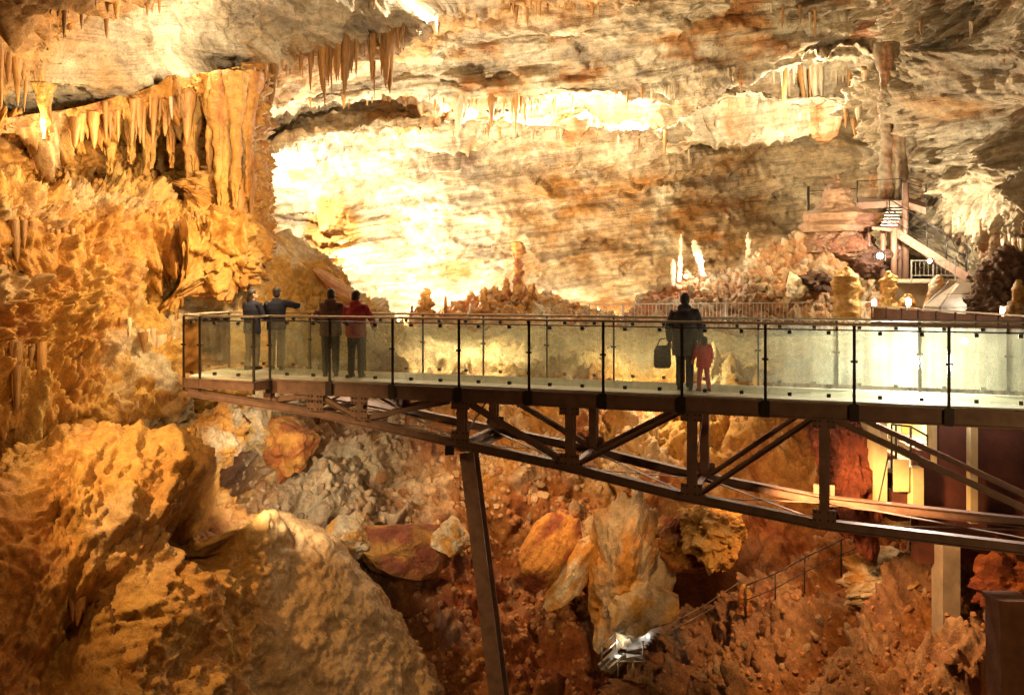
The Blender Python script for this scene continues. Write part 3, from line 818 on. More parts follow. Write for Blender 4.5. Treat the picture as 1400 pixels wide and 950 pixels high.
rails([(smax, .0)] + [(0, .0)] + prow[:3], 1.062, .011, M['steel_dark'], 'glass_rail')
rails(prow[2:] + [(-1.0, WID), (smax, WID)], 1.062, .011, M['steel_dark'], 'glass_rail')
zz = [bp(7.6 + .09 * k, WID + .02, 1.075 if k % 2 else 1.14) for k in range(38)]
MB().path(zz, .007, 5).build('lattice', M['steel_dark'], bridge)

# ------------------------------------------------------------------ formations: stalactites, stalagmites, blocks and stones
U0, V0, CW = -240, -160, 3.0
NU, NV = 640, 430
ZB = np.full(NU * NV, 1e9); ZI = np.full(NU * NV, -1); ZO = np.full(NU * NV, -1)
for k, (P_, N_, o_) in enumerate(SURF):
    y = P_[:, 1]; ok = y > 1
    gu = np.floor((CX + F * P_[:, 0] / np.maximum(y, 1) - U0) / CW).astype(int); gv = np.floor((HY - F * (P_[:, 2] - CZ) / np.maximum(y, 1) - V0) / CW).astype(int)
    ok &= (gu >= 0) & (gu < NU) & (gv >= 0) & (gv < NV)
    ii = np.nonzero(ok)[0]
    if not len(ii): continue
    g = gv[ii] * NU + gu[ii]
    od = np.lexsort((y[ii], g)); g, ii = g[od], ii[od]
    first = np.concatenate([[True], g[1:] != g[:-1]]); g, ii = g[first], ii[first]
    nearer = y[ii] < ZB[g]
    g, ii = g[nearer], ii[nearer]
    ZB[g] = y[ii]; ZI[g] = ii; ZO[g] = k
def hit(u, v, rocks=None):
    """the rock that stands behind a point of the photograph: place, normal, object"""
    a, b = int((u - U0) / CW), int((v - V0) / CW); best = None
    for r in (0, 1):
        for x in range(a - r, a + r + 1):
            for y in range(b - r, b + r + 1):
                if 0 <= x < NU and 0 <= y < NV and ZO[y * NU + x] >= 0:
                    g = y * NU + x
                    if best is None or ZB[g] < ZB[best]: best = g
        if best is not None: break
    if best is None: return None
    P_, N_, o = SURF[ZO[best]]
    return Vector(P_[ZI[best]]), Vector(N_[ZI[best]]), o, 0

RN = random.Random(5)
def stal_mesh(k, mat, n=7, rings=7, flute=.25):
    rn = random.Random(100 + k); vs, fs = [], []
    bend = (rn.uniform(-.25, .25), rn.uniform(-.25, .25))
    ph = [rn.uniform(-flute, flute) for _ in range(n)]
    for j in range(rings):
        t = j / (rings - 1); r = (1 - t) ** rn.uniform(.55, .75) * (1 + .14 * rn.uniform(-1, 1)) + .07
        for i in range(n):
            a = 2 * math.pi * i / n
            q = r * (1 + ph[i] * (1 - .6 * t) + rn.uniform(-.06, .06))
            vs.append((math.cos(a) * q + bend[0] * t, math.sin(a) * q + bend[1] * t, -t))
    for j in range(rings - 1):
        for i in range(n):
            fs.append((j * n + i, (j + 1) * n + i, (j + 1) * n + (i + 1) % n, j * n + (i + 1) % n))
    fs.append(tuple(range((rings - 1) * n, rings * n))[::-1]); fs.append(tuple(range(n)))
    m = MB().add(vs, fs).mesh('stalactite', mat, True)
    return m
ST_O = [stal_mesh(k, M['stal']) for k in range(7)]
ST_P = [stal_mesh(k + 20, M['stal_pale']) for k in range(5)]

def fringe(poly, n, lpx, fat=.075, pale=0.0, rocks=None, jit=5, name='stalactite', flat=1.0):
    """stalactites along a ledge; the polyline is where their roots are in the photograph"""
    pu = [p[0] for p in poly]; pv = [p[1] for p in poly]
    for k in range(n):
        u = RN.uniform(pu[0], pu[-1]) if pu[0] < pu[-1] else pu[0]
        v = float(np.interp(u, pu, pv)) + RN.uniform(-jit, jit)
        h = hit(u, v, rocks)
        if not h: continue
        loc, nor, o, _ = h
        L_ = RN.uniform(*lpx) * (RN.random() ** 1.5 * .9 + .22) * loc.y / F
        r = L_ * fat * RN.choice((.6, .8, 1, 1.3, 2.0)) * RN.uniform(.8, 1.2) + .02
        s = link(name, RN.choice(ST_P if RN.random() < pale else ST_O), o)
        s.location = Vector(loc) + Vector((0, .02, .12 * L_ + .06))
        s.scale = (r * flat, r, L_ * 1.12 + .06); s.rotation_euler = (RN.uniform(-.05, .05), RN.uniform(-.05, .05), RN.uniform(0, 6.28) if flat == 1 else RN.uniform(-.3, .3))

fringe([(110, 162), (200, 142), (345, 104)], 44, (30, 75), .08, .15)
fringe([(350, 104), (430, 76), (480, 62)], 34, (26, 60), .06)
fringe([(440, 70), (555, 42)], 52, (45, 90), .05)
fringe([(556, 40), (720, 6)], 14, (10, 30), .07)
fringe([(700, 2), (830, 8)], 18, (14, 40), .06)
fringe([(505, 0), (512, 0)], 2, (60, 80), .03)
fringe([(1000, -4), (1012, -4)], 5, (36, 56), .07)
fringe([(1015, 8), (1120, 20)], 12, (14, 44), .06, .3)
fringe([(400, 140), (620, 132)], 16, (10, 26), .09)
fringe([(620, 138), (760, 136)], 24, (22, 52), .08, .2)
fringe([(720, 136), (900, 126)], 20, (10, 28), .08, .4)
fringe([(900, 122), (1000, 98), (1100, 96)], 24, (8, 26), .09, .7)
fringe([(1060, 100), (1190, 100)], 30, (24, 66), .08, .7)
fringe([(905, 186), (1000, 160), (1190, 150)], 56, (18, 50), .08, .6)
fringe([(620, 178), (905, 186)], 18, (8, 22), .09, .4)
fringe([(270, 250), (345, 240)], 16, (50, 95), .07, 0, None, 14)
fringe([(0, 70), (60, 110)], 12, (30, 80), .07)
fringe([(60, 15), (220, 5)], 14, (12, 40), .09)
fringe([(90, 165), (240, 150)], 12, (30, 80), .09)
fringe([(15, 480), (70, 480)], 14, (60, 110), .06)
fringe([(0, 300), (120, 330)], 14, (30, 70), .07)
fringe([(150, 548), (250, 545)], 14, (14, 36), .12, .4)
fringe([(160, 440), (240, 470)], 16, (20, 46), .1, .5)
fringe([(90, 820), (160, 840)], 9, (20, 50), .12, 0)
fringe([(200, 290), (290, 300)], 18, (10, 34), .09, 0)
fringe([(1250, 40), (1400, 60)], 6, (10, 24), .1, .5, None, 30)
fringe([(1300, 300), (1400, 330)], 12, (14, 34), .1, .5, None, 20)

# boulders
def ico(level):
    b = bmesh.new(); bmesh.ops.create_icosphere(b, subdivisions=level, radius=1)
    v = np.array([x.co[:] for x in b.verts]); f = [tuple(q.index for q in p.verts) for p in b.faces]; b.free()
    return v, f
ICO = {k: ico(k) for k in (1, 2, 3, 4, 5)}
def rock_shape(level, seed, planes=16, rough=.1, freq=2.0):
    r = np.random.default_rng(seed); v, f = ICO[level]
    N = r.normal(size=(planes, 3)); N /= np.linalg.norm(N, axis=1, keepdims=True); D = r.uniform(.62, 1.0, planes)
    dots = v @ N.T
    t = np.where(dots > .05, D / np.maximum(dots, .05), 9).min(axis=1)
    t = np.minimum(t, 1.25)
    p = v * t[:, None]
    p = p * (1 + rough * fbm(p * freq + seed * 3.1, 4, seed, .55) + .9 * rough * facet(p * freq * .9 + seed * 1.7, seed + 2) + .5 * rough * facet(p * freq * 2.4 + seed * 2.7, seed + 4) + (.3 * rough * facet(p * freq * 5 + seed, seed + 5) if level > 3 else 0))[:, None]
    return p, f
def col_mesh(name, p, f, c, mat, smooth=False):
    m = bpy.data.meshes.new(name); m.from_pydata([tuple(x) for x in p], [], f); m.materials.append(mat)
    a = m.color_attributes.new('Col', 'FLOAT_COLOR', 'POINT')
    a.data.foreach_set('color', np.concatenate([c, np.ones((len(c), 1))], 1).astype(np.float32).reshape(-1))
    if smooth: m.polygons.foreach_set('use_smooth', [True] * len(m.polygons))
    m.update(); return m
# tall fluted columns
def column(u, v0, v1, r, Y, par, seed, base=C_OCHRE, hi=C_GOLD, drip=1):
    n, rings = 40, max(24, int((v1 - v0) * .6)); H = (v1 - v0) / F * Y
    t = np.linspace(0, 1, rings); a = np.linspace(0, 2 * math.pi, n, endpoint=False)
    T, A = np.meshgrid(t, a, indexing='ij'); T, A = T.ravel(), A.ravel()
    R = r * (1.05 + .5 * (1 - T) ** 4 - .35 * T)
    P = np.stack([np.cos(A) * R, np.sin(A) * R, -T * H], 1); q = P + seed * 3.3
    d = r * (-.30 * ridged(q * np.array((2.2, 2.2, .2)) / max(r, .15) * .22, 3, seed) + .5 * fbm(q * np.array((1.2, 1.2, .8)), 4, seed + 1, .6) + .35 * facet(q * 2.2, seed + 2))
    # each drip ends at its own height
    end = T > .62 + .38 * (.5 + .5 * np.sin(A * 5 + seed) * np.cos(A * 3 + 2 * seed))
    d = d - end * R * .45 * drip
    P[:, 0] += np.cos(A) * d; P[:, 1] += np.sin(A) * d
    f = [(j * n + i, (j + 1) * n + i, (j + 1) * n + (i + 1) % n, j * n + (i + 1) % n) for j in range(rings - 1) for i in range(n)] + [tuple(range(n)), tuple(range((rings - 1) * n, rings * n))[::-1]]
    c = mixc(base + 0 * P[:, :1], hi, sstep(-.3, .5, fbm(q * np.array((2, 2, .5)), 3, seed + 4)))
    c = mixc(c, C_RUST, .6 * sstep(.1, .6, fbm(q * np.array((1.5, 1.5, .4)) + 7, 3, seed + 5)))
    m = col_mesh('flowstone_column', P, f, c, M['flow'], True)
    o = link('flowstone_column', m, par); o.location = at(u, v0, Y)
for k, (u, v0, v1, r, Y, par) in enumerate([(266, 112, 265, .27, 21.2, left_wall), (290, 104, 250, .20, 20.8, left_wall), (305, 100, 305, .24, 20.5, left_wall), (322, 100, 285, .20, 20.4, left_wall),
        (338, 100, 270, .22, 20.9, left_wall), (62, 115, 192, .15, 17.2, left_wall), (150, 146, 240, .2, 20.4, left_wall), (178, 142, 225, .18, 20.9, left_wall), (205, 138, 245, .24, 21.4, left_wall), (235, 130, 230, .2, 21.3, left_wall)]):
    column(u, v0, v1, r, Y, par, 11 + k)
for k, (u, v0, v1, r, Y) in enumerate([(1212, 60, 290, .30, 31.2), (1230, 150, 305, .24, 30.9)]):
    column(u, v0, v1, r, Y, right_wall, 36 + k, C_GREY * .6 + C_OCHRE * .25, C_CREAM * .6, 0)

def boulder(name, label, u, v, Y, size, rot=(0, 0, 0), seed=1, pal=(C_CREAM, C_OCHRE), rough=.12, level=4, planes=14, cat='boulder', mat='rock', smooth=False):
    p, f = rock_shape(level, seed, planes, rough)
    c = mixc(pal[1] + 0 * p[:, :1], pal[0], sstep(-.4, .4, fbm(p * 1.5 + seed, 4, seed + 5)))
    o = link(name, col_mesh(name, p * np.array(size), f, c, M[mat], smooth))
    o.location = at(u, v, Y); o.rotation_euler = rot
    return tag(o, label, cat)

boulder('rock_slab', 'dark slab leaning on slope behind visitors in brown and red', 462, 398, 24.0, (.85, .5, .17), (.3, .66, .2), 3, (C_OCHRE * .8, C_RUST), .05, planes=8, cat='slab')
boulder('rock_slab', 'pale slab standing on edge beside the leaning bridge leg', 795, 765, 18.6, (.26, .5, 1.0), (.1, .62, .2), 8, (C_WHITE, C_OCHRE), .06, planes=9, cat='slab')
boulder('rock_slab', 'brown slab tilted behind the pale standing slab', 750, 752, 19.0, (.45, .5, .85), (.0, .5, -.2), 9, (C_OCHRE, C_MUD), .06, planes=9, cat='slab')
boulder('boulder', 'tall furrowed boulder beside the small lit landing', 855, 800, 18.4, (.85, .8, 1.45), (0, .15, .4), 12, (C_CREAM, C_OCHRE), .22, 5, 18)
boulder('boulder', 'smooth yellowish block just above the small lit landing', 868, 825, 17.9, (.7, .6, .5), (.2, 0, .2), 14, (C_GOLD, C_CREAM), .12, 4, 12)
boulder('boulder', 'big red block overhanging the dark hollow', 935, 742, 18.8, (.95, .8, .75), (.1, .1, .8), 15, (C_OCHRE, C_MUD), .25, 5, 20)
boulder('boulder', 'knobbly golden block above the dark hollow', 985, 728, 18.2, (.75, .7, .6), (.4, .1, .1), 16, (C_GOLD, C_OCHRE), .32, 5, 22)
boulder('boulder', 'wedge of pale stone left of the bridge leg', 618, 735, 19.0, (.38, .4, .36), (.3, .5, .4), 17, (C_CREAM, C_OCHRE), .12, 4, 9)
boulder('boulder', 'flat fallen block under the middle of the bridge', 560, 748, 19.3, (.95, .6, .55), (.1, .2, .3), 18, (C_OCHRE * .8, C_MUD), .1, 4, 9)
boulder('boulder', 'square pale block lodged left of the pit', 482, 735, 18.9, (.5, .5, .45), (.2, .1, .6), 19, (C_CREAM, C_OCHRE), .12, 4, 10)
boulder('boulder', 'pale round rock under the tip of the bridge', 292, 598, 18.6, (.75, .7, .75), (0, .2, 0), 21, (C_CREAM, C_OCHRE), .25, 5, 20)
boulder('boulder', 'cream knob of rock hanging below the bridge tip', 340, 575, 19.4, (.55, .5, .7), (.2, .2, .4), 22, (C_CREAM, C_GOLD), .25, 4, 20)
boulder('boulder', 'rust coloured rock below visitors at bridge end', 395, 610, 19.5, (.6, .5, .7), (.1, .3, .2), 23, (C_OCHRE, C_RUST), .2, 4, 16)
boulder('boulder', 'long pale ridge of stone on the right hand slope', 1230, 790, 16.7, (1.1, .7, .42), (.1, -.3, .2), 24, (C_CREAM, C_OCHRE * .8), .3, 5, 26)
boulder('boulder', 'dark jagged block heap at the right edge', 1390, 800, 14.6, (.7, .6, .6), (.1, .2, .2), 25, (C_MUD, C_RUST), .3, 4, 18, mat='soil')
boulder('boulder', 'dark clump of stones on the far rubble mound', 1118, 385, 28.6, (.55, .5, .42), (.1, .2, .2), 26, (np.array((.12, .07, .05)), np.array((.07, .04, .03))), .35, 4, 24, mat='soil')
boulder('boulder', 'white lump lit on the far rubble mound', 1085, 395, 28.6, (.3, .3, .42), (0, .2, 0), 27, (C_WHITE, C_CREAM), .3, 3, 16)
boulder('boulder', 'dark red rock shoulder beside the bright doorway under the bridge', 1165, 650, 16.4, (.75, .8, 1.35), (0, -.15, .3), 33, (C_MUD, C_MUD * .6), .3, 5, 26, mat='soil')
boulder('boulder', 'great red block under the mushroom shaped stalagmite', 1150, 338, 30.2, (1.35, 1.0, .8), (0, .05, .2), 28, (C_RUST * .4 + C_GREY * .5, C_MUD * .8 + C_GREY * .2), .18, 5, 18, mat='soil')
boulder('boulder', 'dim plum coloured rock beneath the far staircase', 1195, 358, 29.4, (.75, .6, .6), (.1, 0, .2), 29, (np.array((.15, .08, .06)), np.array((.09, .05, .04))), .25, 4, 18, mat='soil')

# stalagmites: profile as (half width, height) in photo pixels at distance Y
def stalagmite(label, u, vbase, Y, prof, mat='stal', seed=0, lean=(0, 0), rough=.17, n=26, sub=4):
    k = Y / F
    pr = np.array(prof, float); zz = np.linspace(0, pr[-1, 1], len(prof) * sub * 2)
    rr = np.interp(zz, pr[:, 1], pr[:, 0])
    a = np.linspace(0, 2 * math.pi, n, endpoint=False)
    Z, Aa = np.meshgrid(zz, a, indexing='ij'); R = np.repeat(rr[:, None], n, 1)
    H = max(pr[-1, 1], 1)
    P = np.stack([np.cos(Aa) * R + lean[0] * Z / H, np.sin(Aa) * R * .9 + lean[1] * Z / H, Z], -1).reshape(-1, 3) * k
    q = P / max(.12, float(rr.max()) * k)
    dd = rough * rr.max() * k * (1.1 * fbm(q * 1.5 + seed, 5, seed, .65) - .5 * ridged(q * np.array((1.9, 1.9, .5)) + seed, 2, seed + 3) + 1.1 * facet(q * 1.4 + seed, seed + 6) + .5 * facet(q * 3.2 + seed, seed + 7))
    P[:, 0] += np.cos(Aa.ravel()) * dd; P[:, 1] += np.sin(Aa.ravel()) * dd
    r = len(zz); f = [(j * n + i, j * n + (i + 1) % n, (j + 1) * n + (i + 1) % n, (j + 1) * n + i) for j in range(r - 1) for i in range(n)]
    f += [tuple(range(n))[::-1], tuple(range((r - 1) * n, r * n))]
    t = fbm(q * .9 + seed, 3, seed + 9)
    pal = {'stal': (C_OCHRE, C_RUST), 'pale': (C_WHITE, C_CREAM), 'gold': (C_GOLD, C_OCHRE), 'red': (C_RUST * .4 + C_CREAM * .3, C_MUD * .7 + C_GREY * .3), 'pink': (C_CREAM * .8 + C_RUST * .25, C_OCHRE)}[mat]
    c = mixc(pal[1] + 0 * P[:, :1], pal[0], sstep(-.4, .4, t))
    o = link('stalagmite', col_mesh('stalagmite', P, f, c, M['flow'], True))
    o.location = at(u, vbase, Y)
    return tag(o, label, 'stalagmite')
stalagmite('tallest brown stalagmite with knobbly head on the central mound', 710, 412, 33.0, [(13, 0), (9, 8), (8, 22), (7, 32), (9, 40), (7, 46), (7, 58), (10, 66), (11, 74), (7, 80), (2, 82)], 'stal', 3, (-2, 0), .2)
stalagmite('low twin stalagmite left beside the tallest one', 692, 410, 33.2, [(10, 0), (6, 12), (5, 22), (2, 30)], 'stal', 4, (0, 0), .2)
stalagmite('squat stalagmite with round head left on central mound', 661, 436, 32.5, [(13, 0), (10, 14), (6, 22), (6, 28), (7, 36), (3, 41)], 'stal', 5)
stalagmite('small thin stalagmite right of the tallest one', 730, 408, 33.0, [(4, 0), (3, 10), (2, 18), (1, 21)], 'stal', 6)
stalagmite('ragged dark stalagmite cluster against the brightest glow', 578, 440, 33.0, [(22, 0), (15, 12), (10, 22), (7, 32), (8, 38), (2, 46)], 'stal', 7, (6, 0), .3)
stalagmite('thin dark spike right of the ragged cluster', 609, 438, 33.0, [(4, 0), (2.5, 16), (2.5, 28), (1, 33)], 'stal', 8)
stalagmite('small spike left of the ragged cluster', 563, 438, 33.2, [(5, 0), (3, 10), (1, 20)], 'stal', 9)
stalagmite('little pale stump between ragged cluster and central mound', 644, 436, 32.6, [(3, 0), (2.5, 16), (1, 21)], 'pale', 10)
stalagmite('slender white lit stalagmite, leftmost of the glowing ones', 929, 386, 30.6, [(5, 0), (3, 14), (4, 24), (2.5, 40), (3, 58), (1, 66)], 'pale', 11, (2, 0), .25)
stalagmite('stubby white lit stalagmite beside the leftmost glowing one', 920, 394, 30.6, [(4, 0), (3.5, 16), (4, 30), (1.5, 40)], 'pale', 12)
stalagmite('leaning ragged white stalagmite on the rubble mound', 962, 378, 30.4, [(5, 0), (3.5, 12), (6, 24), (7, 36), (3, 48), (1, 51)], 'pale', 13, (-14, 0), .3)
stalagmite('white glowing stalagmite at the middle of the mound crest', 1023, 366, 31.6, [(6, 0), (4, 12), (3, 26), (3.5, 38), (1, 48)], 'pale', 14, (0, 0), .25)
stalagmite('short pale stalagmite right of the mound crest', 1056, 352, 31.4, [(5, 0), (4, 8), (2, 18), (1, 24)], 'pale', 15)
stalagmite('tapering pale stalagmite left of the great red block', 1098, 340, 31.0, [(5, 0), (3, 10), (1.5, 20), (.8, 27)], 'pale', 16)
stalagmite('red mushroom shaped stalagmite with pointed cap on the block', 1144, 318, 30.4, [(46, 0), (50, 8), (40, 16), (46, 24), (30, 32), (22, 44), (18, 52), (12, 62), (7, 72), (3, 80)], 'red', 17, (0, 0), .1, 48)
stalagmite('largest golden stalagmite shaped like a robed figure by the fence', 1158, 434, 27.4, [(20, 0), (19, 20), (15, 32), (20, 44), (17, 56), (9, 64), (3, 70)], 'gold', 18, (-2, 0), .16, 24)
stalagmite('middle golden stalagmite with forked head behind the panel fence', 1214, 424, 27.4, [(16, 0), (11, 14), (9, 28), (12, 40), (8, 48), (2, 54)], 'gold', 19, (2, 0), .25)
stalagmite('low golden stalagmite dome behind the panel fence', 1240, 426, 26.8, [(13, 0), (12, 10), (9, 18), (3, 24)], 'gold', 20)
stalagmite('pink rounded stalagmite leaning at the foot of the ramp', 1272, 432, 26.2, [(13, 0), (12, 14), (9, 26), (11, 38), (9, 48), (3, 56)], 'pink', 21, (12, 0), .1)
stalagmite('orange stalagmite at the foot of the brown shaggy mound', 1392, 440, 21.6, [(12, 0), (11, 16), (8, 30), (9, 44), (3, 58)], 'gold', 22)
stalagmite('pinkish ball shaped stalagmite near the right picture edge', 1388, 450, 20.8, [(10, 0), (14, 12), (15, 24), (10, 36), (3, 42)], 'pink', 23)
stalagmite('lone knob of rock standing beside the slope handrail', 1018, 838, 17.2, [(11, 0), (9, 14), (10, 26), (7, 36), (2, 40)], 'stal', 24)

# loose stones: the largest as single objects, the finer scree as one mass
def stone_mesh(k, mat, level=2):
    p, f = rock_shape(level, 300 + k, 8, .07)
    return MB().add([tuple(x) for x in p * np.array((1, .85, .7))], f).mesh('stone', mat)
SM = [stone_mesh(k, M['stone'], 2) for k in range(8)]; SR = [stone_mesh(k + 10, M['stone_red'], 2) for k in range(8)]
GROUND = (cave_floor, right_slope, right_mound, centre_mound)
def scatter(region, n, px, red, label, group):
    c = 0
    for _ in range(n * 3):
        if c >= n: break
        u = RN.uniform(region[0], region[2]); v = RN.uniform(region[1], region[3])
        h = hit(u, v)
        if not h or h[1].z < .12 or h[2] not in GROUND: continue
        loc, nor, o, _ = h
        s = RN.uniform(*px) * (.5 + .5 * RN.random() ** 2) * loc.y / F * .5
        st = link('loose_stone', RN.choice(SR if RN.random() < red else SM))
        st.location = Vector(loc) + Vector(nor) * s * .25
        st.scale = (s * RN.uniform(.8, 1.3), s * RN.uniform(.8, 1.2), s * RN.uniform(.7, 1.1)); st.rotation_euler = (RN.uniform(0, 6), RN.uniform(0, 6), RN.uniform(0, 6))
        tag(st, label, 'stone', group); c += 1
scatter((380, 570, 640, 720), 60, (10, 26), .1, 'loose pale stone on the slope left of the bridge leg', 'stones left of the bridge leg')
scatter((650, 590, 860, 720), 60, (10, 26), .45, 'loose stone on the slope right of the bridge leg', 'stones right of the bridge leg')
scatter((900, 840, 1390, 945), 70, (10, 26), .6, 'loose stone on the dim slope at lower right', 'stones on the lower right slope')
scatter((1160, 720, 1390, 840), 35, (10, 24), .3, 'loose stone just below the right end of the bridge', 'stones below the bridge end')
scatter((900, 375, 1140, 425), 60, (8, 20), .1, 'loose stone on the far rubble mound', 'stones on the far mound')
def scree(name, regions, label, mat, seed):
    r = random.Random(seed); m = MB(); v1, f1 = ICO[1]; shapes = [rock_shape(1, 500 + k, 9, .05)[0] for k in range(6)]
    for reg, n, px in regions:
        for _ in range(n):
            h = hit(r.uniform(reg[0], reg[2]), r.uniform(reg[1], reg[3]))
            if not h or h[1].z < .0 or h[2] not in GROUND: continue
            s = r.uniform(*px) * h[0].y / F * .5; q = Matrix.Rotation(r.uniform(0, 6), 3, 'Z') @ Matrix.Rotation(r.uniform(0, 6), 3, 'X')
            m.add([q @ Vector(x) * s + h[0] - h[1] * s * .3 for x in r.choice(shapes)], f1)
    return tag(m.build(name, mat), label, 'scree', None, 'stuff')
scree('scree', [((300, 560, 640, 780), 620, (4, 11)), ((640, 570, 900, 760), 420, (4, 11)), ((640, 390, 800, 430), 90, (4, 9))], 'small pale broken stones strewn over the slope under the bridge', M['stone'], 1)
scree('scree', [((880, 780, 1395, 948), 520, (4, 10)), ((480, 720, 800, 948), 500, (4, 12)), ((700, 680, 900, 860), 300, (5, 13)), ((900, 370, 1200, 430), 200, (4, 9))], 'small red broken stones strewn over the lower slopes', M['stone_red'], 2)

# ------------------------------------------------------------------ built things: fences, stairs, ramp, room under the bridge, landing
def px(n, Y): return n / F * Y
UP = Vector((0, 0, 1))

# railing of thin bars on the far terrace
def bar_fence(name, label, p, q, h, gap, mat, posts=6, depth=0.0):
    p, q = Vector(p), Vector(q); L_ = (q - p).length; d = (q - p) / L_
    t = thing(name, label, 'fence', p)
    z = Vector((0, 0, 0))
    MB().bar(z + UP * h, d * L_ + UP * h, .035, .03).build('top_rail', mat, t)
    MB().bar(z + UP * .1, d * L_ + UP * .1, .03, .03).build('bottom_rail', mat, t)
    for k in range(posts):
        a = d * L_ * k / (posts - 1)
        MB().bar(a - UP * .15, a + UP * (h + .02), .04, .04).build('fence_post', mat, t)
    m = MB()
    for k in range(1, int(L_ / gap)):
        a = d * gap * k; m.bar(a + UP * .11, a + UP * (h - .01), .014, .014)
    tag(m.build('bars', mat, t), kind='stuff')
    return t
bar_fence('bar_fence', 'grey railing of thin upright bars along the far terrace', at(806, 462, 29.6), at(1192, 462, 27.6), 1.12, .115, M['galv'], 9)
bar_fence('bar_fence', 'short bar railing at the foot of the far staircase', at(1246, 381, 27.6), at(1306, 381, 27.2), .56, .12, M['galv'], 3)

# fence of rust brown panels
p0, p1 = at(1192, 463, 27.0), at(1520, 510, 17.3)
pf = thing('panel_fence', 'low fence of rust brown panels behind right end of bridge', 'fence', p0)
NPAN = 11
for k in range(NPAN):
    a, b = (p1 - p0) * (k / NPAN), (p1 - p0) * ((k + 1) / NPAN)
    d = (b - a).normalized()
    MB().bar(a + d * .03 + UP * .5, b - d * .03 + UP * .5, .03, .9).build('panel', M['rustpanel'], pf)
    MB().bar(a + UP * -.1, a + UP * 1.0, .05, .05).build('fence_post', M['steel_dark'], pf)
MB().bar(UP * 1.0, (p1 - p0) + UP * 1.0, .06, .04).build('top_rail', M['rail'], pf)

# post lanterns on that fence
def post_lamp(label, u, v, Y):
    t = thing('post_lamp', label, 'lamp', at(u, v, Y), 0)
    MB().tube((0, 0, -.35), (0, 0, .0), .05, 10).build('lamp_post', M['galv'], t, True)
    MB().lathe([(.06, 0), (.07, .02), (.07, .16), (.05, .18)], 12).build('lamp_head', M['lamp_warm'], t, True)
    MB().lathe([(.10, .185), (.11, .195), (.03, .23)], 12).build('lamp_cap', M['galv'], t, True)
post_lamp('small lit post lamp beside the largest golden stalagmite', 1195, 418, 26.9)
post_lamp('small lit post lamp beside the low golden stalagmite dome', 1242, 417, 25.4)
post_lamp('larger white post lamp near the right picture edge', 1372, 430, 21.9)

# terrace slab and concrete ramp with a floodlight
t = thing('terrace_slab', 'flat concrete terrace under the far staircase', 'terrace', at(1200, 384, 28.5))
p, q = at(1222, 384, 28.4), at(1335, 384, 27.2); o = at(1200, 384, 28.5)
MB().bar((p + q) / 2 - o - (q - p) / 2 + DN * .9, (p + q) / 2 - o + (q - p) / 2 + DN * .9, 2.0, .12).build('slab', M['concrete'], t)
MB().bar(p - o - UP * .45 + DN * 1.2, q - o - UP * .45 + DN * 1.2, 1.2, .78).build('slab_wall', M['concrete'], t)
t = thing('concrete_ramp', 'grey concrete ramp lit by a floodlight right of the golden stalagmites', 'ramp', at(1310, 440, 25.0)); o = at(1310, 440, 25.0)
def prism(pts, thick, mat, name, par, o):
    n = len(pts); vs = [Vector(p) - o for p in pts] + [Vector(p) - o + Vector((0.1, thick, 0)) for p in pts]
    fs = [tuple(range(n)), tuple(range(2 * n - 1, n - 1, -1))] + [(i, n + i, n + (i + 1) % n, (i + 1) % n) for i in range(n)]
    return MB().add(vs, fs).build(name, mat, par)
prism([at(1288, 445, 25.4), at(1286, 418, 25.4), at(1312, 388, 25.6), at(1352, 386, 25.2), at(1352, 448, 25.0)], .5, M['concrete'], 'ramp_wall', t, o)
prism([at(1262, 432, 25.6), at(1264, 418, 25.6), at(1298, 384, 26.0), at(1310, 384, 26.0), at(1284, 420, 25.3), at(1284, 440, 25.3)], .25, M['concrete'], 'parapet', t, o)
for k in range(5):
    MB().bar(at(1290, 438 - k * 9, 25.36) - o, at(1348, 437 - k * 9, 24.99) - o, .02, .02).build('board_mark', M['concrete'], t)

def floodlight(label, pos, aim, power, color, size=.2, mat='lamp_lit', cone=140):
    pos, aim = Vector(pos), Vector(aim); d = (aim - pos).normalized()
    t = thing('floodlight', label, 'floodlight', pos)
    t.rotation_euler = d.to_track_quat('-Y', 'Z').to_euler()
    s = size
    MB().box((0, s * .32, 0), (s * 1.1, s * .5, s * .9)).build('housing', M['steel_dark'], t)
    ml = MB().lathe([(s * .30, 0), (s * .36, .02 * s), (s * .36, .10 * s)], 16); ml.v = [(x, s * .08 - z * .9, y) for x, y, z in ml.v]; ml.build('lens', M[mat], t)
    for i in (-1, 1): MB().box((i * s * .6, s * .3, -s * .25), (s * .08, s * .12, s * .75)).build('bracket', M['galv'], t)
    d_ = bpy.data.lights.new('floodlight_beam', 'SPOT'); d_.energy = power; d_.color = color; d_.shadow_soft_size = s * .5; d_.spot_size = math.radians(cone); d_.spot_blend = .8
    l = link('floodlight_beam', d_, t); l.location = (0, -s * .12, 0); l.rotation_euler = (math.radians(-90), 0, 0)
    return t
# FLOODS
floodlight('glaring floodlight on the grey concrete ramp', at(1334, 410, 24.3), at(1329, 400, 25.3), 90, WHITE, .22, 'lamp_lit')
floodlight('dazzling floodlight behind the glass near the right end of bridge', at(1248, 494, 15.6), at(1235, 512, 12.0), 1100, WHITE, .26, 'lamp_lit', 170)
floodlight('small dimmer floodlight right of the dazzling one behind glass', at(1319, 466, 17.4), at(1305, 500, 12), 50, WHITE, .16, 'lamp_lit')
floodlight('small white floodlight beneath the far staircase', at(1203, 350, 28.2), at(1180, 370, 24), 60, WHITE, .26, 'lamp_lit')
floodlight('small grey floodlight under the far stair flight', at(1271, 357, 27.4), at(1260, 380, 24), 40, WHITE, .18, 'lamp_warm')

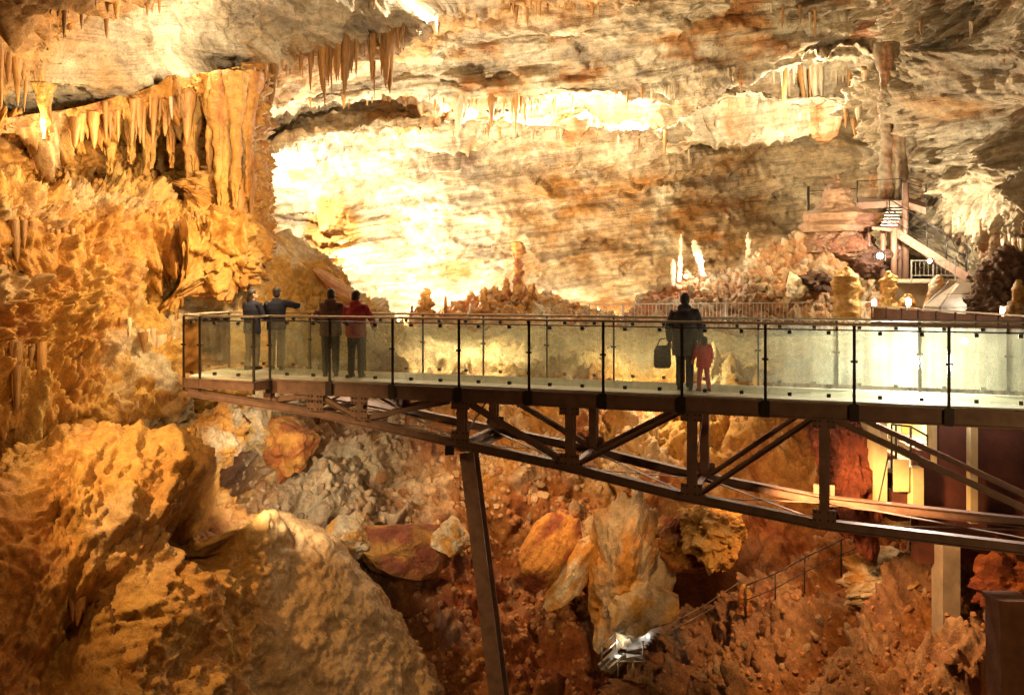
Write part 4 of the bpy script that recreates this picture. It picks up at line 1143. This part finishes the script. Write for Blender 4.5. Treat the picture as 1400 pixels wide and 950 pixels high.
# far steel staircase with landing
so = at(1230, 384, 29.0)
st = thing('metal_staircase', 'brown metal staircase climbing to a railed landing at right', 'staircase', so)
a0, a1 = at(1216, 312, 29.2) - so, at(1322, 379, 27.4) - so
back = Vector((.45, .95, 0)).normalized() * 1.0
for off, nm in ((Vector(), 'stringer'), (back, 'stringer')):
    MB().bar(a0 + off, a1 + off, .06, .26).build(nm, M['steel'], st)
NT = 12
tw = Vector((-back.y, back.x, 0))
for k in range(NT):
    c = a0.lerp(a1, (k + .5) / NT) + UP * .04
    MB().bar(c, c + back, .24, .035).build('tread', M['galv'], st)
for off in (Vector(), back):
    for hh in (.95, .62, .32): MB().tube(a0 + off + UP * hh, a1 + off + UP * hh, .018 if hh > .9 else .011, 6).build('stair_rail', M['steel_dark'], st, True)
    for k in range(5):
        c = a0.lerp(a1, k / 4) + off; MB().tube(c, c + UP * .95, .018, 6).build('stair_post', M['steel_dark'], st, True)
# landing, with a short flight up to the upper gallery
l0 = at(1196, 312, 29.4) - so
def plate(pts, th, nm, mat):
    n = len(pts); vs = [p for p in pts] + [p - UP * th for p in pts]
    MB().add(vs, [tuple(range(n)), tuple(range(2 * n - 1, n - 1, -1))] + [(i, n + i, n + (i + 1) % n, (i + 1) % n) for i in range(n)]).build(nm, mat, st)
plate([at(1192, 310, 29.0) - so, at(1217, 312, 28.6) - so, at(1240, 308, 29.8) - so, at(1210, 305, 30.6) - so], .1, 'landing', M['steel'])
gal = [at(1172, 277, 30.0) - so, at(1232, 274, 29.4) - so, at(1266, 284, 28.8) - so, at(1266, 278, 30.6) - so, at(1236, 268, 31.2) - so, at(1172, 270, 31.4) - so]
plate(gal, .22, 'gallery_deck', M['steel'])
for i in range(5):
    p, q = gal[i], gal[i + 1]
    if i in (0, 1, 2, 3):
        for hh in ((.72, .5, .3) if i else (.72,)): MB().tube(p + UP * hh, q + UP * hh, .016, 6).build('gallery_rail', M['steel_dark'], st, True)
    MB().tube(p, p + UP * .74, .022, 6).build('gallery_post', M['steel_dark'], st, True)
for k in range(7):
    c = (at(1226, 308, 28.9) - so).lerp(at(1236, 282, 29.5) - so, k / 6)
    MB().bar(c, c + Vector((-.5, .1, 0)), .2, .03).build('tread', M['galv'], st)
for u, v0, v1, Y, r in ((1207, 312, 382, 29.2, .09), (1222, 312, 384, 28.9, .10), (1230, 300, 384, 29.6, .09), (1238, 250, 384, 29.3, .11), (1216, 280, 384, 30.0, .07), (1188, 310, 372, 29.6, .05)):
    MB().tube(at(u, v0, Y) - so, at(u, v1, Y) - so, r, 10).build('stair_column', M['steel'], st, True)
MB().tube(at(1105, 255, 31) - so, at(1105, 345, 31) - so, .05, 8).build('pole', M['steel_dark'], st, True)
MB().tube(at(1105, 262, 31) - so, at(1172, 258, 31) - so, .015, 6).build('gallery_rail', M['steel_dark'], st, True)

# room under the right end of the bridge
Yw = 15.2
ro = at(1270, 760, Yw)
rm = thing('bridge_abutment', 'dark red abutment room with bright doorway under the bridge', 'building', ro)
def panel(u0, v0, u1, v1, Y, th, mat, nm, par=rm):
    a, b = at(u0, v1, Y), at(u1, v0, Y)
    c = (a + b) / 2 - ro + Vector((0, th / 2, 0))
    return MB().box(c, (b.x - a.x, th, b.z - a.z)).build(nm, mat, par)
panel(1284, 560, 1560, 770, Yw, .3, M['darkwall'], 'front_wall')
panel(1256, 616, 1284, 770, Yw + .001, .29, M['darkwall'], 'parapet_wall')
panel(1203, 563, 1213, 700, Yw - .05, .3, M['yellow'], 'door_jamb')
panel(1274, 563, 1281, 634, Yw - .05, .2, M['yellow'], 'door_jamb')
panel(1213, 556, 1284, 569, Yw, .3, M['concrete'], 'lintel')
panel(1248, 640, 1263, 706, Yw - .3, .25, M['yellow'], 'concrete_pier')
panel(1327, 572, 1337, 716, Yw - .35, .14, M['yellow'], 'cream_post')
panel(1222, 628, 1243, 672, Yw - .25, .03, M['yellow'], 'notice_board')
panel(1220, 672, 1244, 712, Yw - .1, .3, M['darkwall'], 'low_wall')
# passage behind the doorway: lit back wall, side walls, stairs and handrail
panel(1210, 545, 1290, 690, Yw + 2.6, .1, M['yellow'], 'passage_back_wall')
panel(1213.2, 640, 1283, 646, Yw + .3, 2.2, M['concrete'], 'passage_floor')
b_ = at(1284, 640, Yw + 1.4) - ro; MB().box((b_.x + .05, b_.y, b_.z + .5), (.1, 2.2, 1.25)).build('passage_side_wall', M['yellow'], rm)
b_ = at(1206, 640, Yw + .2) - ro; b_.y += 1.2; MB().box((b_.x, b_.y, b_.z + .5), (.1, 2.2, 1.25)).build('passage_side_wall', M['yellow'], rm)
panel(1234, 560, 1255, 592, Yw + 2.52, .06, plain_mat('yellow_door', (.62, .40, .10), .5), 'inner_door')
for k in range(6):
    panel(1222 + k * 8, 596 + k * 5, 1284, 602 + k * 5, Yw + 2.0 - k * .28, .27, M['concrete'], 'step')
rail = [at(1219, 640, Yw + .1), at(1219, 580, Yw + .1), at(1245, 583, Yw + .1), at(1268, 596, Yw + .1), at(1268, 630, Yw + .1)]
MB().path([p - ro for p in rail], .018, 6).build('hand_rail', M['steel_dark'], rm, True)
for u, v0, v1 in ((1245, 583, 628), (1225, 581, 630)): MB().tube(at(u, v0, Yw + .1) - ro, at(u, v1, Yw + .1) - ro, .02, 6).build('rail_post', M['steel_dark'], rm, True)
MB().tube(at(1198, 700, Yw - .4) - ro, at(1214, 625, Yw - .1) - ro, .014, 6).build('stay_rod', M['steel_dark'], rm, True)
pl = lamp(at(1246, 578, Yw + 1.5), 70, (1, .82, .5), .12, name='passage_light')
MB().box(at(1262, 570.5, Yw + 1.9) - ro, (.4, .12, .03)).build('ceiling_lamp', M['lamp_warm'], rm)
panel(1207, 548, 1290, 552, Yw + .3, 2.4, M['concrete'], 'passage_ceiling')
tag(panel(1289, 742, 1313, 930, 14.9, .4, M['concrete'], 'concrete_block', None), 'cream concrete block below the right end of the bridge', 'block')
o = [x for x in COL.objects if x.name.startswith('concrete_block')][0]; o.location = ro
mb = MB(); a = at(1384, 1100, 12.6); b = at(1378, 820, 12.9)
mb.bar(a - a, b - a, .46, .4, up=(0, 1, 0)).bar(b - a - UP * .02, b - a + UP * .06, .52, .46, up=(0, 1, 0))
o = mb.build('concrete_pillar', plain_mat('red_brown_concrete', (.22, .095, .05), .85, 0, .3, 3, .5)); o.location = a
tag(o, 'red brown concrete pillar at the bottom right corner', 'pillar')

# small lit landing deep in the pit
lo = at(858, 915, 17.4)
ld = thing('pit_landing', 'small railed metal landing with lit stair deep in the pit', 'landing', lo)
def L_(u, v, Y): return at(u, v, Y) - lo
pts = [L_(833, 902, 17.2), L_(868, 897, 17.0), L_(882, 903, 17.2), L_(882, 893, 18.2), L_(845, 889, 18.4)]
n = 5
MB().add(pts + [p - UP * .08 for p in pts], [tuple(range(n)), tuple(range(2 * n - 1, n - 1, -1))] + [(i, n + i, n + (i + 1) % n, (i + 1) % n) for i in range(n)]).build('landing_plate', M['galv'], ld)
for u, v0, v1, Y in ((843, 862, 893, 17.6), (823, 882, 908, 17.2), (853, 893, 905, 17.3), (857, 864, 890, 18.0), (845, 904, 924, 17.0), (866, 904, 926, 17.0), (879, 876, 903, 17.4)):
    MB().tube(L_(u, v0, Y), L_(u, v1, Y), .022, 6).build('rail_post', M['galv'], ld, True)
for q in ([(823, 882, 17.2), (843, 862, 17.6), (857, 866, 18.0)], [(823, 895, 17.2), (843, 876, 17.6), (857, 879, 18.0)], [(857, 865, 18.0), (880, 850, 18.9)], [(862, 877, 17.6), (884, 861, 18.4)], [(845, 904, 17.0), (866, 904, 17.0), (884, 904, 17.0)]):
    MB().path([L_(*p) for p in q], .018, 6).build('hand_rail', M['galv'], ld, True)
for k in range(7):
    a = L_(855 + k * 4, 886 - k * 4, 17.8 + k * .15); MB().bar(a, a + Vector((.4, .12, 0)), .2, .03).build('stair_tread', M['galv'], ld)
for a, b, Y in (((820, 912), (843, 890), 17.3), ((833, 917), (856, 897), 17.0)):
    MB().bar(L_(*a, Y), L_(*b, Y + .2), .05, .14).build('stringer', M['galv'], ld)
for k in range(5):
    a = L_(823 + k * 4, 913 - k * 4, 17.25); MB().bar(a, a + Vector((.22, -.1, 0)), .14, .025).build('stair_tread', M['galv'], ld)
for (u, v, Y, s) in ((878, 853, 18.7, .05), (886, 857, 18.6, .045), (868, 868, 18.0, .04), (861, 874, 17.8, .04), (854, 884, 17.7, .035)):
    c = L_(u, v, Y); MB().box(c, (s * 1.6, s * .8, s * .8)).build('stair_light', M['stair_light'], ld)
lamp(at(872, 858, 17.9), 3.5, WHITE, .08, name='landing_light')
lamp(at(848, 880, 17.5), 2, WHITE, .08, name='landing_light')

# handrail of the path over the right slope
hp = [(1200, 716, 17.6), (1150, 738, 17.4), (1100, 762, 17.2), (1060, 784, 17.0), (1020, 800, 17.0)]
ho = at(*hp[2]); hr = thing('slope_handrail', 'thin handrail following the path down the right slope', 'handrail', ho)
MB().path([at(u, v, Y) - ho for u, v, Y in hp], .014, 6).build('hand_rail', M['steel_dark'], hr, True)
MB().path([at(u, v + 20, Y) - ho for u, v, Y in hp], .01, 6).build('lower_rail', M['steel_dark'], hr, True)
for u, v, Y in hp: MB().tube(at(u, v, Y) - ho, at(u, v + 50, Y) - ho, .016, 6).build('rail_post', M['steel_dark'], hr, True)

# two cables slung across the dark hollow
for dv in (0, 10):
    o = MB().path([at(920, 850 + dv, 18.0), at(965, 826 + dv, 18.2), at(1010, 796 + dv, 18.4)], .01, 5).build('cable', M['galv'], None, True)
    tag(o, ('upper' if dv == 0 else 'lower') + ' of two thin steel cables strung over the dark hollow', 'cable', 'cables over the hollow')

# ------------------------------------------------------------------ visitors
def loft(mb, pts, radii, n=12, ref=None):
    """closed tube through points; radii are (across, along) pairs"""
    pts = [Vector(p) for p in pts]; rings = []
    for i, p in enumerate(pts):
        d = (pts[min(i + 1, len(pts) - 1)] - pts[max(i - 1, 0)]).normalized()
        r = ref or (Vector((1, 0, 0)) if abs(d.x) < .8 else Vector((0, 0, 1)))
        a = (r - d * r.dot(d)).normalized(); b = d.cross(a)
        ra, rb = radii[i] if isinstance(radii[i], tuple) else (radii[i], radii[i])
        rings.append([p + a * ra * math.cos(2 * math.pi * k / n) + b * rb * math.sin(2 * math.pi * k / n) for k in range(n)])
    vs = [v for r in rings for v in r]; m = len(pts)
    fs = [(j * n + k, j * n + (k + 1) % n, (j + 1) * n + (k + 1) % n, (j + 1) * n + k) for j in range(m - 1) for k in range(n)]
    fs += [tuple(range(n))[::-1], tuple(range((m - 1) * n, m * n))]
    mb.add(vs, fs)
def ball(mb, c, r):
    v, f = ICO[3]; mb.add([(c[0] + x[0] * r[0], c[1] + x[1] * r[1], c[2] + x[2] * r[2]) for x in v], f)

def fuse(mb, name, mat, voxel, parent, smooth=3):
    """the collected volumes as one continuous skin"""
    m = mb.mesh(name); o = bpy.data.objects.new(name, m); COL.objects.link(o)
    r = o.modifiers.new('r', 'REMESH'); r.mode = 'VOXEL'; r.voxel_size = voxel
    s = o.modifiers.new('s', 'SMOOTH'); s.factor = .5; s.iterations = smooth
    bpy.context.view_layer.update()
    dg = bpy.context.evaluated_depsgraph_get()
    m2 = bpy.data.meshes.new_from_object(o.evaluated_get(dg)); m2.name = name
    bpy.data.objects.remove(o); bpy.data.meshes.remove(m)
    m2.materials.clear(); m2.materials.append(mat)
    m2.polygons.foreach_set('use_smooth', [True] * len(m2.polygons)); m2.update()
    return link(name, m2, parent)

def person(label, pos, rz, H, arms, legs, jacket, trousers, hem=.80, turn=0.0, hair_long=False, hood=False, bulk=1.0, child=False, shoes='black', skirt=False):
    """stands at pos facing +Y turned by rz; arms: (elbow, wrist) for left and right; legs: (knee, ankle) for left and right, in a 1.70 m frame"""
    k = H / 1.70
    t = thing('person', label, 'person', pos, rz)
    t.scale = (k, k, k)
    hs = 1.28 if child else 1.0
    R = Matrix.Rotation(turn, 3, 'Z')
    hc = Vector((0, .02, 1.60 - (.06 if child else 0)))
    def hd(x, y, z): return hc + R @ Vector((x * hs, y * hs, z * hs))
    b = MB()
    loft(b, [(0, 0, .86), (0, .0, .98), (0, -.01, 1.12), (0, 0, 1.28), (0, 0, 1.40), (0, 0, 1.46)], [(.15, .10), (.16, .11), (.135, .095), (.165, .11), (.16, .09), (.07, .06)])
    loft(b, [(0, 0, 1.42), (0, .01, 1.50), hd(0, -.005, -.04)], [.055, .052, .055])
    ball(b, hd(0, -.01, .03), (.078 * hs, .096 * hs, .098 * hs)); ball(b, hd(0, .02, -.035), (.060 * hs, .075 * hs, .072 * hs))
    ball(b, hd(0, .098, -.012), (.014 * hs, .022 * hs, .026 * hs))                     # nose
    ball(b, hd(0, .084, -.052), (.026 * hs, .012 * hs, .010 * hs))                     # lips
    for s in (-1, 1): ball(b, hd(s * .080, -.005, -.005), (.012 * hs, .022 * hs, .032 * hs))   # ears
    hands = []
    for s, (el, wr) in zip((-1, 1), arms):
        sh = Vector((s * .185, 0, 1.385)); el, wr = Vector(el), Vector(wr)
        loft(b, [(s * .12, 0, 1.40), sh, sh.lerp(el, .5), el, el.lerp(wr, .4), wr], [.06, .056, .048, .040, .038, .027])
        d = (wr - el).normalized(); side = d.cross(Vector((0, 0, 1)) if abs(d.z) < .8 else Vector((0, 1, 0))).normalized(); nn = side.cross(d)
        loft(b, [wr - d * .01, wr + d * .045, wr + d * .09], [(.028, .018), (.040, .018), (.040, .016)], 10, side)
        for q in range(4):
            o = side * (-.030 + .020 * q); ln = (.062, .075, .070, .052)[q]
            p0 = wr + d * .085 + o; p1 = p0 + d * ln * .5 - nn * .008; p2 = p1 + d * ln * .4 - nn * .026
            loft(b, [p0 - d * .02, p0, p1, p2], [.0095, .0095, .009, .0075], 7)
        p0 = wr + d * .03 - side * .034; p1 = p0 + d * .03 - side * .024; p2 = p1 + d * .028 - side * .004 - nn * .012
        loft(b, [wr + d * .025, p0, p1, p2], [.012, .012, .011, .009], 7)
    for s, (kn, an) in zip((-1, 1), legs):
        kn, an = Vector(kn), Vector(an); hip = Vector((s * .088, 0, .90))
        loft(b, [hip, hip.lerp(kn, .5), kn, kn.lerp(an, .35), an], [.088, .076, .055, .055, .038])
        loft(b, [an + Vector((0, -.03, -.03)), an + Vector((0, .05, -.045)), an + Vector((s * .01, .15, -.06))], [(.036, .04), (.04, .032), (.036, .02)], 10, Vector((1, 0, 0)))
    body = fuse(b, 'body', M['skin'], .0085, t, 2)
    # jacket
    j = MB(); g = bulk
    loft(j, [(0, -.005, hem), (0, -.005, hem + .1), (0, -.01, 1.0), (0, -.01, 1.12), (0, -.005, 1.28), (0, 0, 1.39), (0, 0, 1.455), (0, .0, 1.49)],
         [(.20 * g, .15 * g), (.205 * g, .155 * g), (.195 * g, .145 * g), (.185 * g, .14 * g), (.205 * g, .145 * g), (.185 * g, .12 * g), (.10, .085), (.082, .075)], 20)
    for s, (el, wr) in zip((-1, 1), arms):
        sh = Vector((s * .185, 0, 1.385)); el, wr = Vector(el), Vector(wr)
        loft(j, [(s * .09, 0, 1.38), sh, sh.lerp(el, .5), el, el.lerp(wr, .5), wr - (wr - el).normalized() * .005], [.085 * g, .080 * g, .070 * g, .064 * g, .056 * g, .045 * g])
    if hood:
        ball(j, (0, -.075, 1.47), (.125, .085, .075))
    jk = fuse(j, 'jacket', M[jacket], .012, t, 3)
    # trousers
    q = MB()
    loft(q, [(0, 0, .80), (0, 0, .9), (0, 0, 1.0)], [(.165, .12), (.17, .125), (.165, .12)], 16)
    for s, (kn, an) in zip((-1, 1), legs):
        kn, an = Vector(kn), Vector(an); hip = Vector((s * .088, 0, .90))
        loft(q, [hip, hip.lerp(kn, .5), kn, kn.lerp(an, .5), an + Vector((0, 0, -.02))], [.10, .092, .076, .072, .066])
    fuse(q, 'trousers', M[trousers], .012, t, 3)
    for s, (kn, an) in zip((-1, 1), legs):
        an = Vector(an); e = MB()
        loft(e, [an + Vector((0, -.055, -.045)), an + Vector((0, -.02, -.03)), an + Vector((0, .06, -.042)), an + Vector((s * .012, .17, -.055))], [(.040, .035), (.046, .048), (.048, .036), (.040, .024)], 12, Vector((1, 0, 0)))
        e.box(an + Vector((s * .005, .05, -.078)), (.085, .24, .022))
        fuse(e, 'shoe', M[shoes], .009, t, 2)
    # hair over the skull and down the nape
    h = MB()
    ball(h, hd(0, -.022, .045), (.088 * hs, .098 * hs, .098 * hs)); ball(h, hd(0, -.05, -.02), (.078 * hs, .062 * hs, .08 * hs))
    if hair_long: loft(h, [hd(0, -.06, .0), hd(0, -.075, -.08), hd(0, -.075, -.17)], [(.085, .05), (.09, .045), (.07, .03)])
    fuse(h, 'hair', M['hair'], .011, t, 2)
    for s in (-1, 1):
        e = MB(); ball(e, hd(s * .030, .079, .012), (.013, .008, .008)); e.build('eye', M['steel_dark'], t, True)
    return t
ST = ((-.10, .01, .49), (-.10, -.02, .10)), ((.10, .01, .49), (.10, -.02, .10))
pA = at(345, 506, 18.0); pA.z = -.006
person('visitor in navy jacket with longer hair, leftmost at bridge end', pA, math.radians(-25), 1.62, (((-.24, .08, 1.14), (-.16, .30, 1.10)), ((.25, .05, 1.13), (.18, .27, 1.08))),
       (((-.10, .02, .49), (-.11, -.03, .10)), ((.08, .05, .50), (.06, .04, .10))), 'navy', 'grey_trousers', .78, math.radians(-35), True)
pB = at(378, 504, 18.05); pB.z = -.006
person('visitor in navy jacket raising right elbow beside the leftmost visitor', pB, 0, 1.66, (((-.28, .10, 1.18), (-.12, .28, 1.20)), ((.42, .12, 1.33), (.30, .34, 1.30))), ST, 'navy', 'grey_trousers', .84, math.radians(10))
pC = at(452, 514, 16.85); pC.z = -.006
person('visitor in brown jacket left of the one in red', pC, math.radians(8), 1.63, (((-.31, .02, 1.15), (-.17, .20, 1.05)), ((.28, .08, 1.14), (.14, .26, 1.12))), ST, 'brown', 'dark_trousers', .80, math.radians(15), hood=True, bulk=1.08)
pD = at(487, 516, 16.65); pD.z = -.006
person('visitor in red jacket and dark trousers at the glass rail', pD, math.radians(-8), 1.60, (((-.27, .05, 1.13), (-.18, .22, 1.00)), ((.32, .02, 1.14), (.30, .20, 1.00))), ST, 'redcloth', 'dark_trousers', .80, math.radians(-20), hood=True, bulk=1.06)
pE = at(936, 533, 14.66); pE.z = -.006
person('adult in long dark hooded coat walking along the bridge', pE, math.radians(-14), 1.58, (((-.28, -.02, 1.12), (-.27, .06, .86)), ((.27, .02, 1.12), (.26, .10, .87))),
       (((-.08, .06, .49), (-.09, .06, .10)), ((.09, .0, .49), (.09, -.12, .11))), 'coat', 'navy', .62, math.radians(8), hood=True, bulk=1.1)
pF = at(962, 536, 14.5); pF.z = -.006
person('small child in bright red suit beside the adult in dark coat', pF, math.radians(10), .90, (((-.27, .03, 1.16), (-.30, .10, .98)), ((.27, .03, 1.16), (.30, .10, 1.0))),
       (((-.11, .05, .49), (-.13, .04, .10)), ((.11, -.02, .49), (.14, -.10, .11))), 'redsuit', 'redsuit', .74, math.radians(5), bulk=1.15, child=True)
# dark bag in the adult's left hand
bo = pE + Vector((-.36, .05, 0))
bag = thing('shoulder_bag', 'dark bag hanging at the side of the adult in coat', 'bag', bo)
m = MB(); loft(m, [(0, 0, .36), (0, 0, .42), (0, 0, .66), (0, 0, .74)], [(.12, .05), (.15, .065), (.14, .06), (.10, .03)], 14)
fuse(m, 'bag_body', M['black'], .012, bag, 3)
MB().path([Vector((-.09, 0, .72)), Vector((-.04, 0, .84)), Vector((.10, .02, .86)), Vector((.10, 0, .72))], .01, 6).build('strap', M['black'], bag, True)
